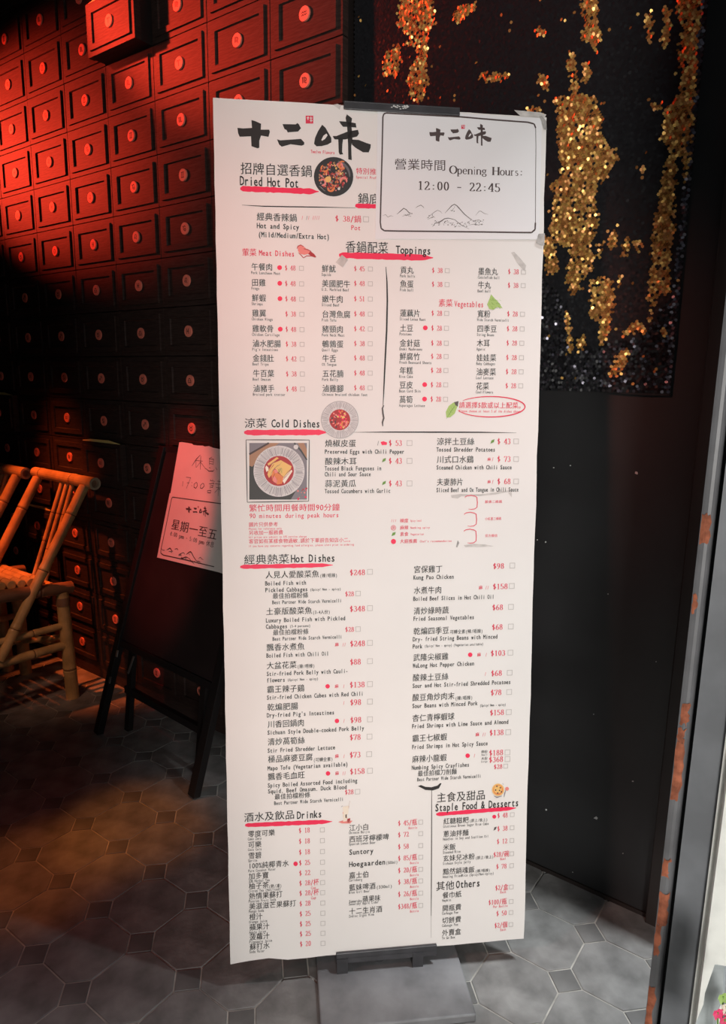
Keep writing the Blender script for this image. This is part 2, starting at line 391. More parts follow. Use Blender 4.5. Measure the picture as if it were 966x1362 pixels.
def vis(P, marg):
    d = P - EYE; z = d.dot(FW)
    if z < .3: return False
    x = CX + FPX * d.dot(RT) / z; y = CY - FPX * d.dot(UP) / z
    return -marg < x < 966 + marg and y < 1362 + marg * 1.3
octs = []; dots = []
for i in range(-22, 22):
    for j in range(-16, 26):
        for lst, P in ((octs, tpos(i + .5, j + .5)), (dots, tpos(i, j))):
            r = P - W0; un = r.dot(WN); uu = r.dot(WU)
            if un > -.10 and un < 3.2 and uu < 2.2 and uu > -3.3 and vis(P, 190): lst.append(((P - EYE).length, P))
def lay(lst, name, md):
    lst.sort(key=lambda t: t[0])
    for d, P in lst[:290]:
        o = bpy.data.objects.new(name, md); COL.objects.link(o); o.parent = floor
        o.location = P; o.rotation_euler = (random.uniform(-.0015, .0015), random.uniform(-.0015, .0015), FA)
    rest = lst[290:]
    if rest:
        mb = MB()
        for d, P in rest:
            mb.add([(P.x + v.co.x * ca - v.co.y * sa, P.y + v.co.x * sa + v.co.y * ca, v.co.z) for v in md.vertices], [tuple(p.vertices) for p in md.polygons], 'tile' if 'oct' in name else 'tile_dark')
        o = mb.build('distant_' + name + 's', floor); tag(o, kind='stuff')
lay(octs, 'octagon_tile', TMO[0]); lay(dots, 'square_tile', TMD[0])
print('tiles', len(octs), len(dots))

# ---- walls
WX = (WU, WN, WZ)
mb = MB(); mb.box(room(-.9, -.14, 1.4), WX, (2.5, .04, 1.4), 'plaster'); tag(mb.build('wall_back'), kind='structure')
mb = MB(); mb.box(room(1.085, -.078, 1.4), WX, (.475, .025, 1.4), 'blackwall'); wr = mb.build('wall_right'); tag(wr, kind='structure')
WPL = Plane(room(0, -.0527, 0), WU, WZ); mbw = MB(); Rw = random.Random(31)
for x, y, r_ in ((847, 629, 3), (793, 1088, 2.6), (727, 1077, 1.4), (842, 1039, 1.2), (759, 619, 1), (737, 622, 1), (715, 718, 1), (726, 721, 1.4), (809, 790, .9), (829, 1135, 1), (762, 1160, .8), (705, 880, .9), (873, 880, .9), (790, 950, .8)):
    poly_px(mbw, WPL, [(x + r_ * Rw.uniform(.6, 1.3) * math.cos(t), y + r_ * Rw.uniform(.5, 1) * math.sin(t)) for t in (0, 1, 2, 3, 4, 5)], 'speck', .0004)
tag(mbw.build('paint_specks', wr), kind='stuff')
mb = MB(); mb.box(room(1.505, -.045, 1.4), WX, (.035, .012, 1.4), 'brownwall'); mb.box(room(1.475, -.048, 1.4), WX, (.004, .012, 1.4), 'brownwall')
tag(mb.build('trim_1', bevel=.002), kind='structure')
mb = MB(); mb.box(room(1.56, -.03, 1.4), WX, (.02, .05, 1.4), 'brownwall'); tag(mb.build('wall_side_return'), kind='structure')
mb = MB(); mb.box(room(1.085, -.0515, .006), WX, (.42, .003, .006), 'brownwall'); tag(mb.build('baseboard_right'), kind='structure')
mb = MB(); mb.box(room(-3.3, 1.6, 1.4), WX, (.05, 1.7, 1.4), 'plaster'); tag(mb.build('wall_left'), kind='structure')
mb = MB(); mb.box(room(-.8, 3.25, 1.4), WX, (2.55, .05, 1.4), 'plaster'); tag(mb.build('wall_far_side'), kind='structure')
mb = MB(); mb.box(room(1.6, 2.43, 1.4), WX, (.05, .86, 1.4), 'plaster'); tag(mb.build('wall_front_blocker'), kind='structure')  # unseen front wall, its near edge set to block daylight on the left floor
mb = MB(); mb.box(room(1.6, .75, 2.56), WX, (.05, .86, .24), 'plaster'); tag(mb.build('wall_front_header'), kind='structure')
mb = MB(); mb.box(room(-.8, 1.6, 2.83), WX, (2.5, 1.75, .03), 'plaster'); tag(mb.build('ceiling'), kind='structure')

# ---- door frame at the right edge of the entrance: upright pieces from floor to lintel
def upx(px, D):  # plan position of an upright seen at column px of the bottom row, D ahead
    d = FW + RT * ((px - CX) / FPX) - UP * ((1362 - CY) / FPX)
    return Vector((d.x / d.y * D, D, 0))
def upright(mb, pts, m, z0=0, z1=2.32, depth=.03):
    """an upright of the plan polyline pts, given thickness away from the camera"""
    n = len(pts); back = [p + p.normalized() * depth for p in pts]
    ring = list(pts) + back[::-1]; k = len(ring)
    vs = [p + Vector((0, 0, z0)) for p in ring] + [p + Vector((0, 0, z1)) for p in ring]
    fs = [(i, (i + 1) % k, k + (i + 1) % k, k + i) for i in range(k)] + [tuple(range(k, 2 * k)), tuple(reversed(range(k)))]
    mb.add(vs, fs, m)
door = thing('door_1', upx(880, 1.0), None, None, kind='structure')
a, b = upx(857.5, 1.0), upx(874.5, 1.0); mid = (a + b) / 2
pts = [a + (b - a) * t + Vector((0, -.006 * math.sin(PI * t), 0)) for t in (0, .12, .3, .5, .7, .88, 1)]
mb = MB(); upright(mb, pts, 'jamb', depth=.05); mb.build('frame_edge', door)
mb = MB(); upright(mb, [upx(874.5, 1.003), upx(878.5, 1.003)], 'jamb_d', depth=.03); mb.build('rubber_seal', door)
mb = MB(); upright(mb, [upx(878.5, .985), upx(917, .968)], 'doorleaf', depth=.035); mb.build('door_leaf', door)
mb = MB(); upright(mb, [upx(917, .962), upx(924.5, .958)], 'beige', depth=.03); mb.build('frame_bead', door)
mb = MB(); upright(mb, [upx(923.5, .95), upx(926, .944), upx(957, .938)], 'beige', depth=.04, z0=.13)
mb.build('frame_post', door)
mb = MB(); upright(mb, [upx(953, .95), upx(1010, .94)], 'brownwall', z0=.27, depth=.03); mb.build('side_panel', door)
# slate coloured sill block with a slanting face at the foot of the post
mb = MB(); fr_, bk_ = [], []
for x, y in ((951, 1283), (963, 1285), (961, 1327), (950, 1347), (949, 1400), (915, 1400), (925, 1362), (936, 1336), (938, 1321)):
    d = FW + RT * ((x - CX) / FPX) - UP * ((y - CY) / FPX); fr_.append(EYE + d * (.84 / d.y)); bk_.append(EYE + d * (.87 / d.y) + Vector((.004, .0, 0)))
k = len(fr_); mb.add(fr_ + bk_, [tuple(reversed(range(k))), tuple(range(k, 2 * k))] + [(i, (i + 1) % k, k + (i + 1) % k, k + i) for i in range(k)], 'sillpaint'); mb.build('sill_block', door)
# rust where the paint has flaked off
R = random.Random(11)
def rust(zc, hh, t0, t1, seed):
    R = random.Random(seed); n = 7
    L_ = [(t0 + R.uniform(0, .06), zc - hh + 2 * hh * i / n) for i in range(n + 1)]; Rr = [(max(t0 + .15, t1 + R.uniform(-.22, .08)), z) for _, z in L_]
    def pt(t, z, o): p = a + (b - a) * t + Vector((0, -.0062 * math.sin(PI * t) - o, 0)); p.z = z; return p
    mb = MB(); q_ = 5; vs = []
    for (tl, z), (tr, _) in zip(L_, Rr):
        for c_ in range(q_): vs.append(pt(tl + (tr - tl) * c_ / (q_ - 1), z + (R.uniform(-.004, .004) if 0 < c_ else 0), .0010 if 0 < c_ < q_ - 1 else .0003))
    fs = [(i * q_ + c_, i * q_ + c_ + 1, (i + 1) * q_ + c_ + 1, (i + 1) * q_ + c_) for i in range(n) for c_ in range(q_ - 1)]
    mb.add(vs, fs, 'rust'); mb.build('rust_patch', door)
def z_at(py, px, D=1.0):
    d = FW + RT * ((px - CX) / FPX) - UP * ((py - CY) / FPX); return CH + d.z / d.y * D
for i, (y0, y1, px, t0, t1) in enumerate([(683, 724, 915, .0, .6), (935, 962, 897, .05, .65), (968, 985, 895, .0, .5), (985, 1063, 890, .0, .6),
        (1140, 1165, 876, .0, .5), (1184, 1226, 874, .0, .75), (1226, 1268, 870, .0, .4), (1310, 1362, 861, .0, .55), (1362, 1410, 858, .0, .4), (285, 345, 955, 0, .75), (790, 815, 905, 0, .25)]):
    rust((z_at(y0, px) + z_at(y1, px)) / 2, abs(z_at(y0, px) - z_at(y1, px)) / 2, t0, t1, i)

# ================================================================== DRAWER CABINET
CW, CHh, ZR = .240780, .149768, 2.075043
cab = thing('drawer_cabinet', room(-.9, -.03, 0), 'dark wooden medicine cabinet of many small square drawers with round copper knobs', 'cabinet')
c0, c1 = -9, 2
ul, ur = (c0 - .5) * CW, (c1 + .5) * CW
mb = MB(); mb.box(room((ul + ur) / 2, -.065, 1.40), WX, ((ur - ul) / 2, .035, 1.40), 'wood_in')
mb.box(room((ul + ur) / 2, -.028, .028), WX, ((ur - ul) / 2, .016, .028), 'wood'); mb.build('carcass', cab)
ZOD = '♈♉♊♋♌♍♎♏♐♑♒♓'
def ring_frame(mb, w, h, t, y0, y1, m, bev=.004):
    """raised picture-frame moulding, outer w x h half sizes, bar t; local x right, z up, -y out... built in (x, out, z)"""
    def loop(W, H, y): return [(-W, y, -H), (W, y, -H), (W, y, H), (-W, y, H)]
    loops = [loop(w, h, y0), loop(w - bev * .4, h - bev * .4, y1), loop(w - t + bev, h - t + bev, y1), loop(w - t, h - t, y0)]
    vs = [p for l in loops for p in l]; fs = []
    for r in range(3):
        for i in range(4):
            j = (i + 1) % 4; fs.append((r * 4 + i, r * 4 + j, r * 4 + 4 + j, r * 4 + 4 + i))
    mb.add(vs, fs, m)
def drawer_mesh(deep):
    mb = MB(); w, h = CW / 2 - .0014, CHh / 2 - .0014
    X, Y, Z = Vector((1, 0, 0)), Vector((0, 1, 0)), Vector((0, 0, 1))
    mb.box((0, -.020, 0), (X, Y, Z), (w, .011, h), 'wood')
    ring_frame(mb, w * .86, h * .80, .019, -.0092, -.0040, 'wood', bev=.0022)
    if deep:
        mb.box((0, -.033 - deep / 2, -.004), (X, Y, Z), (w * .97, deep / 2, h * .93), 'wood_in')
        mb.add([(-w * .98, -.0115, h - .001), (w * .98, -.0115, h - .001), (w * .98, -.0125, h + .002), (w * .4, -.0125, h + .0105), (-w * .55, -.0125, h + .0085), (-w * .98, -.0125, h + .002)], [(0, 5, 4, 3, 2, 1)], 'gold')
    return mb
ZS = {
 '♈': [arc(.25, .7, .2, .25, 180, -0, 8), arc(.7, .7, .22, .25, 180, 0, 8), L((.46, .7), (.47, 0))], '♉': [arc(.5, .3, .28, .28, 0, 360, 14), arc(.5, .85, .3, .27, 180, 360, 8)],
 '♊': [L((.3, .1), (.3, .9)), L((.7, .1), (.7, .9)), L((.1, .95), (.9, .95)), L((.1, .05), (.9, .05))], '♋': [arc(.3, .65, .13, .13, 0, 360, 10), arc(.5, .6, .4, .33, 150, 20, 8), arc(.7, .35, .13, .13, 0, 360, 10), arc(.5, .4, .4, .33, 330, 200, 8)],
 '♌': [arc(.25, .35, .15, .15, 0, 360, 10), arc(.5, .65, .25, .28, 200, -20, 10), L((.73, .55), (.6, .15), (.85, .05))], '♍': [L((.1, .9), (.15, .1)), L((.15, .8), (.35, .85), (.37, .1)), L((.37, .8), (.58, .85), (.6, .1), (.9, 0)), arc(.68, .5, .18, .2, 120, -90, 8)],
 '♎': [L((.05, .05), (.95, .05)), L((.05, .3), (.35, .3)), arc(.5, .5, .24, .24, 230, -50, 12), L((.65, .3), (.95, .3))], '♏': [L((.1, .9), (.15, .1)), L((.15, .8), (.35, .85), (.37, .1)), L((.37, .8), (.58, .85), (.6, .15), (.9, .1), (.85, .3))],
 '♐': [L((.1, .1), (.85, .85)), L((.5, .88), (.88, .88), (.88, .5)), L((.15, .5), (.5, .15))], '♑': [L((.1, .85), (.3, .7), (.35, .2)), arc(.55, .65, .17, .2, 180, 0, 8), arc(.68, .28, .17, .17, 170, -170, 10)],
 '♒': [L((.05, .6), (.25, .8), (.4, .6), (.58, .8), (.75, .6), (.95, .8)), L((.05, .25), (.25, .45), (.4, .25), (.58, .45), (.75, .25), (.95, .45))], '♓': [arc(.0, .5, .35, .5, 60, -60, 8), arc(1., .5, .35, .5, 120, 240, 8), L((.15, .5), (.85, .5))]}
def zglyph(z):
    vs = []; fs = []
    for st in ZS[z]:
        v, f = ribbon(st, lambda d, t: .065); fs += [tuple(a + len(vs) for a in q) for q in f]; vs += v
    return vs, fs
def local_to_room(o): o.rotation_euler = (0, 0, 0)
BM = Matrix((( WU.x, WN.x, 0, 0), (WU.y, WN.y, 0, 0), (0, 0, 1, 0), (0, 0, 0, 1)))
def to_room_mesh(mb):
    mb.v = [tuple(BM @ Vector(v)) for v in mb.v]
    mb.f = [list(reversed(f)) for f in mb.f]   # (x, out, z) is left-handed
    return mb
dm = {}
def get(name, key, fn):
    if key not in dm:
        o = to_room_mesh(fn()).build(name); dm[key] = o.data; bpy.data.objects.remove(o)
    return dm[key]
def knob_mesh(z):
    mb = MB(); seg = 20; r = .0175
    rings = [(r, -.0092), (r, -.0052), (r - .0009, -.0045)]
    vs = [(rr * math.cos(2 * PI * k / seg), y, rr * math.sin(2 * PI * k / seg)) for rr, y in rings for k in range(seg)]
    fs = [(i * seg + k, i * seg + (k + 1) % seg, (i + 1) * seg + (k + 1) % seg, (i + 1) * seg + k) for i in range(2) for k in range(seg)]
    fs.append(tuple(range(2 * seg, 3 * seg))); mb.add(vs, [tuple(f) for f in fs], 'knob')
    gv, gf = zglyph(z); xs = [a for a, b in gv]; ys = [b for a, b in gv]
    cx, cy = (min(xs) + max(xs)) / 2, (min(ys) + max(ys)) / 2; s = .0165 / max(max(xs) - min(xs), max(ys) - min(ys))
    mb.add([((a - cx) * s, -.0042, (b - cy) * s) for a, b in gv], [tuple(reversed(f)) for f in gf], 'sign')
    return mb
PULL = {(-1, -1): .06, (-2, 8): .022, (-4, 10): .022, (-5, 7): .022}
R = random.Random(5)
for c in range(c0, c1 + 1):
    for r in range(-4, 14):
        z = ZR - r * CHh
        if z - CHh / 2 < .045 or z + CHh / 2 > 2.83: continue
        p = PULL.get((c, r), 0)
        me = get('drawer', ('d', p), lambda: drawer_mesh(p + .005 if p else 0))
        o = bpy.data.objects.new('drawer', me); COL.objects.link(o); o.parent = cab
        o.location = room(c * CW, p + R.uniform(-.0006, .0006), z) - world_loc(cab)
        zs = ZOD[(c * 5 + r * 7) % 12]
        k = bpy.data.objects.new('knob', get('knob', ('k', zs), lambda: knob_mesh(zs))); COL.objects.link(k); k.parent = o

# ================================================================== MENU BOARD
ya, ti, rl = 0.12171514, 0.09204278, 0.0015555
u_ = Vector((math.cos(ya), math.sin(ya), 0)); n_ = Vector((math.sin(ya), -math.cos(ya), 0))
v_ = Vector((0, 0, 1)) * math.cos(ti) - n_ * math.sin(ti)
BW, BH = .6, 1.617808
B = Plane((-0.2490389, 1.1594673, 0.0561966), u_ * math.cos(rl) + v_ * math.sin(rl), -u_ * math.sin(rl) + v_ * math.cos(rl))
board = thing('menu_board', B.at(BW / 2, 0), 'tall white foam menu board printed with Chinese and English dishes and prices', 'menu board')
# outline with slightly battered edges
R = random.Random(2); ring = []
def edge(p, q, n, dev, special=None):
    for i in range(n):
        t = i / n; x = p[0] + (q[0] - p[0]) * t; y = p[1] + (q[1] - p[1]) * t
        j = R.uniform(-dev, dev) if i else 0
        ring.append((x + (j if abs(p[0] - q[0]) < .1 else 0), y + (j if abs(p[1] - q[1]) < .1 else 0)))
edge((0, 0), (BW, 0), 16, .0010); edge((BW, 0), (BW, BH), 34, .0010); edge((BW, BH), (0, BH), 16, .0006); edge((0, BH), (0, 0), 34, .0006)
ring[1] = (ring[1][0], .004); ring[2] = (ring[2][0], .006)
k = len(ring); mb = MB()
mb.add([B.at(x, y, 0) for x, y in ring], [tuple(range(k))], 'paper')
mb.add([B.at(x, y, 0) for x, y in ring] + [B.at(x, y, -.0055) for x, y in ring], [tuple(reversed((i, (i + 1) % k, k + (i + 1) % k, k + i))) for i in range(k)] + [tuple(reversed(range(k, 2 * k)))], 'foam')
mb.build('panel', board)

class Print:
    def __init__(s): s.b = {}
    def g(s, name):
        if name not in s.b: s.b[name] = MB()
        return s.b[name]
    def flush(s, parent):
        for n, mb in s.b.items():
            if mb.v:
                o = mb.build(n.split('|')[0], parent)
                if n.split('|')[0].split('_')[-1] in ('lettering', 'box', 'oval', 'handwriting', 'drawing', 'picture', 'outline') or n == 'handwriting': o['kind'] = 'stuff'
PR = Print()
SEC = ['hot_pot']
def T(s, x, y, ew, eh, m='ink', part='dish_lettering', bold=0.008, serif=False, P=None, pr=None, h=.0005, x1=None, shear=0., slope=0.):
    P = P or B; u, v = P.px(x, y); sx, sy = P.scale(u, v)
    if x1 is not None:
        lo, hi = u, u + 2.
        for _ in range(40):
            md = (lo + hi) / 2
            if P.proj(md, v + slope * (md - u))[0] < x1: lo = md
            else: hi = md
        ew = (lo - u) / adv_units(s, serif) * sx
    return text_uv((pr or PR).g(part + '|' + SEC[0]), P, s, u, v, ew / sx, eh / sy, m, bold, serif, h, shear, slope)
def box(x, y, s=6.2, P=None):
    P = P or B; u, v = P.px(x, y); sx, sy = P.scale(u, v); w, hh = s / sx, s / sy; t = .65 / sx
    mb = PR.g('tick_box|' + SEC[0])
    for (a, b, c, d) in ((0, -hh / 2, w, -hh / 2 + t), (0, hh / 2 - t, w, hh / 2), (0, -hh / 2, t, hh / 2), (w - t, -hh / 2, w, hh / 2)):
        mb.add([P.at(u + a, v + b, .0004), P.at(u + c, v + b, .0004), P.at(u + c, v + d, .0004), P.at(u + a, v + d, .0004)], [(0, 1, 2, 3)], 'boxline')
def dot(x, y, r=3.2): disc_px(PR.g('price_lettering|' + SEC[0]), B, x, y, r, 'pink', seg=14)
def price(s, x, y, x1=None, ew=8.2, eh=10.5): T(s, x, y, ew, eh, 'red', 'price_lettering', serif=True, x1=x1)

# --- head of the board
logo(PR.g('logo'), B, (315.9, 493.3, 151.9, 152.2, 61), 'ink', 'paper')
T('Twelve Flavors', 413.3, 201.6, 0, 6, 'red', 'logo', bold=.02, x1=445.3)
T('招牌自選香鍋', 319.8, 224.0, 0, 17, part='heading_lettering', bold=.006, x1=416)
T('Dried Hot Pot', 319, 240.3, 0, 17, part='heading_lettering', bold=.012, x1=397.5)
brush_px(PR.g('brush_underline|a'), B, (319.5, 251), (424, 255), 7.4, 'pink', 1)
T('特別推薦', 473.5, 227.5, 9.2, 9, 'red', 'price_lettering'); T('Special Preference', 473.5, 235.5, 4.6, 5, 'red', 'price_lettering')
T('鍋底', 476, 264, 15, 15, part='heading_lettering'); brush_px(PR.g('brush_underline|a'), B, (472.5, 273.8), (530, 275.5), 6, 'pink', 2, h=.0006)
stroke_px(PR.g('divider_line|a'), B, [(322, 272.8), (350, 274.4), (380, 275), (420, 275.5), (473, 276.5)], 1.5, 'ink')
T('經典香辣鍋', 341.4, 288.2, 0, 11.5, x1=395.5); T('Hot and Spicy', 341.6, 300.0, 0, 9.6, bold=.01, x1=398); T('(Mild/Medium/Extra Hot)', 343.4, 311.8, 0, 9.6, bold=.01, x1=438.5)
for i, x in enumerate((401, 407, 409.5, 415.5, 418, 420.5, 423)): T('/', x, 289.8, 5, 7, 'red' if i != 1 else 'ink', 'price_lettering')
price('$ 38/鍋', 445.7, 290.6, 481); box(483.2, 291.6, 7.5); T('Pot', 467, 302.8, 0, 9, 'red', 'price_lettering', x1=480)
SEC[0] = 'toppings'
T('葷菜', 322, 335.6, 9.8, 11, 'red', 'heading_lettering'); T('Meat Dishes', 344.5, 336.2, 0, 10, 'red', 'heading_lettering', bold=.01, x1=392)
T('香鍋配菜', 459.5, 328.5, 0, 17, part='heading_lettering', bold=.006, x1=517); T('Toppings', 526.5, 332.0, 0, 14.5, part='heading_lettering', bold=.012, x1=573.5)
brush_px(PR.g('brush_underline|b'), B, (451, 339.5), (576, 343), 8, 'pink', 3)
T('素菜', 583.3, 403.0, 9.6, 11, 'red', 'heading_lettering'); T('Vegetables', 604.5, 404.0, 0, 11, 'red', 'heading_lettering', bold=.008, x1=643.5)
def colset(rows, xa, ya_, price_x, box_x, ew=9.6, eh=10.6, dot_x=None, en=4.35, py=0):
    """menu column: names, small English names, optional dot, price and tick box, all squared to the board"""
    u0 = B.px(xa, ya_)[0]; up = B.px(price_x, ya_)[0]; ub = B.px(box_x, ya_)[0]; ud = B.px(dot_x, ya_)[0] if dot_x else None
    for y, zh, e, pr_, d in rows:
        lo, hi = 0., BH
        for _ in range(40):
            md = (lo + hi) / 2
            if B.proj(u0, md)[1] > y: lo = md
            else: hi = md
        v = lo; x = B.proj(u0, v)[0]
        T(zh, x, y, ew, eh); T(e, x - .3, y + 7.7, en, 5.2, bold=.008)
        a = B.proj(up, v); price(pr_, a[0], a[1] + py, ew=7.3, eh=9.4)
        a = B.proj(ub, v); box(a[0], a[1] + py)
        if d: a = B.proj(ud, v); dot(a[0], a[1] + py)
colset([(354.9, '午餐肉', 'Pork Luncheon Meat', '$ 48', 1), (375.8, '田雞', 'Frogs', '$ 48', 1), (396.3, '鮮蝦', 'Shrimps', '$ 48', 1), (416.6, '雞翼', 'Chicken Wings', '$ 38', 0),
        (437.1, '雞軟骨', 'Chicken Cartilage', '$ 48', 1), (456.9, '滷水肥腸', "Pig's Intestines", '$ 38', 0), (476.5, '金錢肚', 'Beef Tripe', '$ 42', 0), (496.7, '牛百葉', 'Beef Omasum', '$ 38', 0),
        (516.8, '滷豬手', 'Braised pork trotter', '$ 48', 0)], 334.3, 354.9, 378.8, 398, dot_x=372)
colset([(357.4, '鮮魷', 'Squids', '$ 45', 0), (377.2, '美國肥牛', 'U.S. Marbled Beef', '$ 48', 0), (397.7, '嫩牛肉', 'Sliced Beef', '$ 51', 0), (417.9, '台灣魚腐', 'Fish Tofu', '$ 48', 0),
        (437.8, '豬頸肉', 'Pork Neck Meat', '$ 42', 0), (457.6, '鵪鶉蛋', 'Quail Eggs', '$ 38', 0), (476.9, '牛舌', 'OX Tongue', '$ 48', 0), (497, '五花腩', 'Pork Belly', '$ 48', 0),
        (516.8, '滷雞腳', 'Chinese braised chicken feet', '$ 48', 0)], 428, 357.4, 470.9, 489.7, py=-1.5)
colset([(359.2, '貢丸', 'Pork balls', '$ 38', 0), (377.8, '魚蛋', 'Fish ball', '$ 38', 0), (416.5, '蓮藕片', 'Sliced Lotus Root', '$ 28', 0), (436.4, '土豆', 'Potatoes', '$ 28', 1), (456.4, '金針菇', 'Enoki Mushrooms', '$ 28', 0),
        (474.2, '鮮腐竹', 'Fresh Beancurd Sheets', '$ 28', 0), (493, '年糕', 'Rice Cake', '$ 28', 0), (512.2, '豆皮', 'Bean Curd Skin', '$ 28', 1), (531.5, '萵筍', 'Asparagus Lettuce', '$ 28', 1)],
       532.3, 359.2, 574.5, 592, ew=9.2, dot_x=566.7, en=4.1, py=-1)
colset([(361, '墨魚丸', 'Cuttlefish ball', '$ 38', 0), (379.2, '牛丸', 'Beef ball', '$ 38', 0), (417.5, '寬粉', 'Wide Starch Vermicelli', '$ 28', 0), (437.3, '四季豆', 'String Beans', '$ 28', 0), (456.4, '木耳', 'Agaric', '$ 28', 0),
        (475.8, '娃娃菜', 'Baby Cabbages', '$ 28', 0), (494.7, '油麥菜', 'Leaf Lettuce', '$ 28', 0), (513.6, '花菜', 'Cauliflowers', '$ 28', 0)], 636, 361, 675.8, 693.5, ew=8.9, en=3.9, py=-1)
stroke_px(PR.g('divider_line|b'), B, [(513.4, 355), (514.8, 375), (515.3, 400), (514.4, 440), (512.4, 480), (510.8, 515), (509.6, 540)], 2.2, 'ink', taper=.3)
stroke_px(PR.g('divider_line|b'), B, [(510.6, 539), (508.8, 543), (509.5, 550), (510.5, 556), (508.8, 562), (509.3, 567)], 2.4, 'ink_mid', taper=.5)
# red oval note
pts = [(652.5 + 46 * math.cos(t), 541 + 13.6 * math.sin(t)) for t in [(-2.5 + 5.3 * i / 40) for i in range(41)]]
stroke_px(PR.g('note_oval'), B, pts, 1.6, 'red', taper=.3)
T('請選擇5款或以上配菜。', 610.5, 538.8, 0, 9, 'red', 'note_oval', x1=698); T('Please choose at least 5 of the dishes above.', 610.5, 546.6, 0, 4.6, 'red', 'note_oval', x1=694)
# little pictures
def leaf(mb, pts, m, vein=None): poly_px(mb, B, pts, m, .0006)
mb = PR.g('leaf_picture|a'); leaf(mb, [(594, 555.5), (593, 548), (597, 540), (603, 535.5), (609, 534.5), (608, 542), (605, 550), (599, 555)], 'green2')
stroke_px(mb, B, [(594, 557), (600, 547), (608, 536)], .9, 'green', .0008)
for i in range(5): stroke_px(mb, B, [(597 + i * 2.2, 551 - i * 3), (599.5 + i * 2.2, 551.5 - i * 3)], .8, 'green', .0008); stroke_px(mb, B, [(597 + i * 2.2, 551 - i * 3), (595.5 + i * 2.2, 546.5 - i * 3)], .8, 'green', .0008)
poly_px(mb, B, [(604, 535), (610, 533.5), (609, 541), (606, 539)], 'ink_mid', .0009)
mb = PR.g('leaf_picture|b'); R = random.Random(4)
leaf(mb, [(653.5, 391.5), (658, 397), (663, 402), (668.5, 410), (661, 408.5), (656, 412.5), (651, 411), (648, 405), (651, 398)], 'green2')
for _ in range(26):
    x = R.uniform(651, 664); y = R.uniform(396, 410); l = R.uniform(2, 4); t = R.uniform(.3, 1.2)
    stroke_px(mb, B, [(x, y), (x + l * math.cos(t), y + l * math.sin(t))], 1.3, R.choice(('green', 'green', 'green2')), .0008)
mb = PR.g('crab_picture')
for q_, m_ in (([(396, 328), (400, 326.5), (405, 328.5), (408, 331.5), (413, 334), (411, 337.5), (405, 339), (400, 338), (396.5, 334)], 'food_p'), ([(413, 334), (418, 338), (421, 342), (415, 341), (410, 338)], 'food_r')): poly_px(mb, B, q_, m_, .0006)
for q_ in ([(395, 331), (396.5, 327.5), (400, 326), (404, 328)], [(397, 336), (401, 340), (404, 343.5)], [(404, 343), (408, 340.5), (414, 340.5), (420, 342.5)], [(404, 331), (409, 332), (414, 334.5)]): stroke_px(mb, B, q_, 1.2, 'food_r', .0008, taper=.6)
def dish(part, cx, cy, r, inner, seed, rim_dark):
    mb = PR.g(part); R = random.Random(seed)
    if rim_dark:
        disc_px(mb, B, cx, cy, r, 'plate', .0007, seg=36)
        stroke_px(mb, B, [(cx + r * .82 * math.cos(t), cy + r * .82 * math.sin(t)) for t in [-1.3 + .12 * i for i in range(12)]], r * .12, 'plate_l', .0009)
        fr = r * .72
    else:
        disc_px(mb, B, cx, cy, r, 'rim_l', .0007, seg=40)
        for i in range(84):
            t = 2 * PI * i / 84 + R.uniform(-.02, .02); a = inner * R.uniform(1.02, 1.25); b_ = r * R.uniform(.9, .99)
            stroke_px(mb, B, [(cx + a * math.cos(t), cy + a * math.sin(t)), (cx + b_ * math.cos(t), cy + b_ * math.sin(t))], .75, 'rim', .0008, taper=1)
        pts = [(cx + r * .98 * math.cos(2 * PI * i / 40), cy + r * .98 * math.sin(2 * PI * i / 40)) for i in range(41)]
        stroke_px(mb, B, pts, .9, 'rim', .0009, taper=1)
        disc_px(mb, B, cx, cy, inner, 'food_r', .0009, seg=28); fr = inner * .9
    return mb, R, fr
mb, R, fr = dish('dish_picture|hot_pot', 443.8, 235.2, 26.2, 0, 5, True)
for i in range(330):
    t = R.uniform(0, 2 * PI); q_ = fr * math.sqrt(R.random()); s_ = R.uniform(.8, 2.0)
    x, y = 443.4 + q_ * math.cos(t), 235.2 + q_ * math.sin(t); k_ = R.uniform(0, PI)
    poly_px(mb, B, [(x + s_ * math.cos(k_ + a_) * (1 if i_ % 2 else .6), y + s_ * math.sin(k_ + a_)) for i_, a_ in enumerate((0, 1.3, 2.4, 3.6, 5))],
            R.choice(('food_r', 'food_r', 'food_p', 'food_o', 'plate', 'ink_brown', 'food_y', 'brownwood', 'ink_soft')), .001 + i * 1e-6)
for (x, y, r_, a0) in ((432, 224, 4.5, 0), (456, 220, 5, 1), (457, 241, 4.3, 2.6), (429, 243, 4, 4), (440, 250, 4.5, 5), (452, 221, 3.6, 3)):
    stroke_px(mb, B, [(x + r_ * math.cos(a0 + t), y + r_ * math.sin(a0 + t)) for t in [i * .42 for i in range(11)]], 2.6, 'food_p' if r_ < 4.4 else 'food_o', .0013, taper=.3)
disc_px(mb, B, 436.5, 239, 4.2, 'food_y', .0014, seg=9); disc_px(mb, B, 450.8, 251.5, 1.8, 'rim_l', .0014, seg=8)
poly_px(mb, B, [(440, 222), (445, 221), (447, 228), (444, 231), (440, 228)], 'plate', .0014)
for i in range(4): stroke_px(mb, B, [(424.5 + i * 2, 248 + i * 2), (428 + i * 1.6, 250 + i * 1.4)], .9, 'rim_l', .0014)

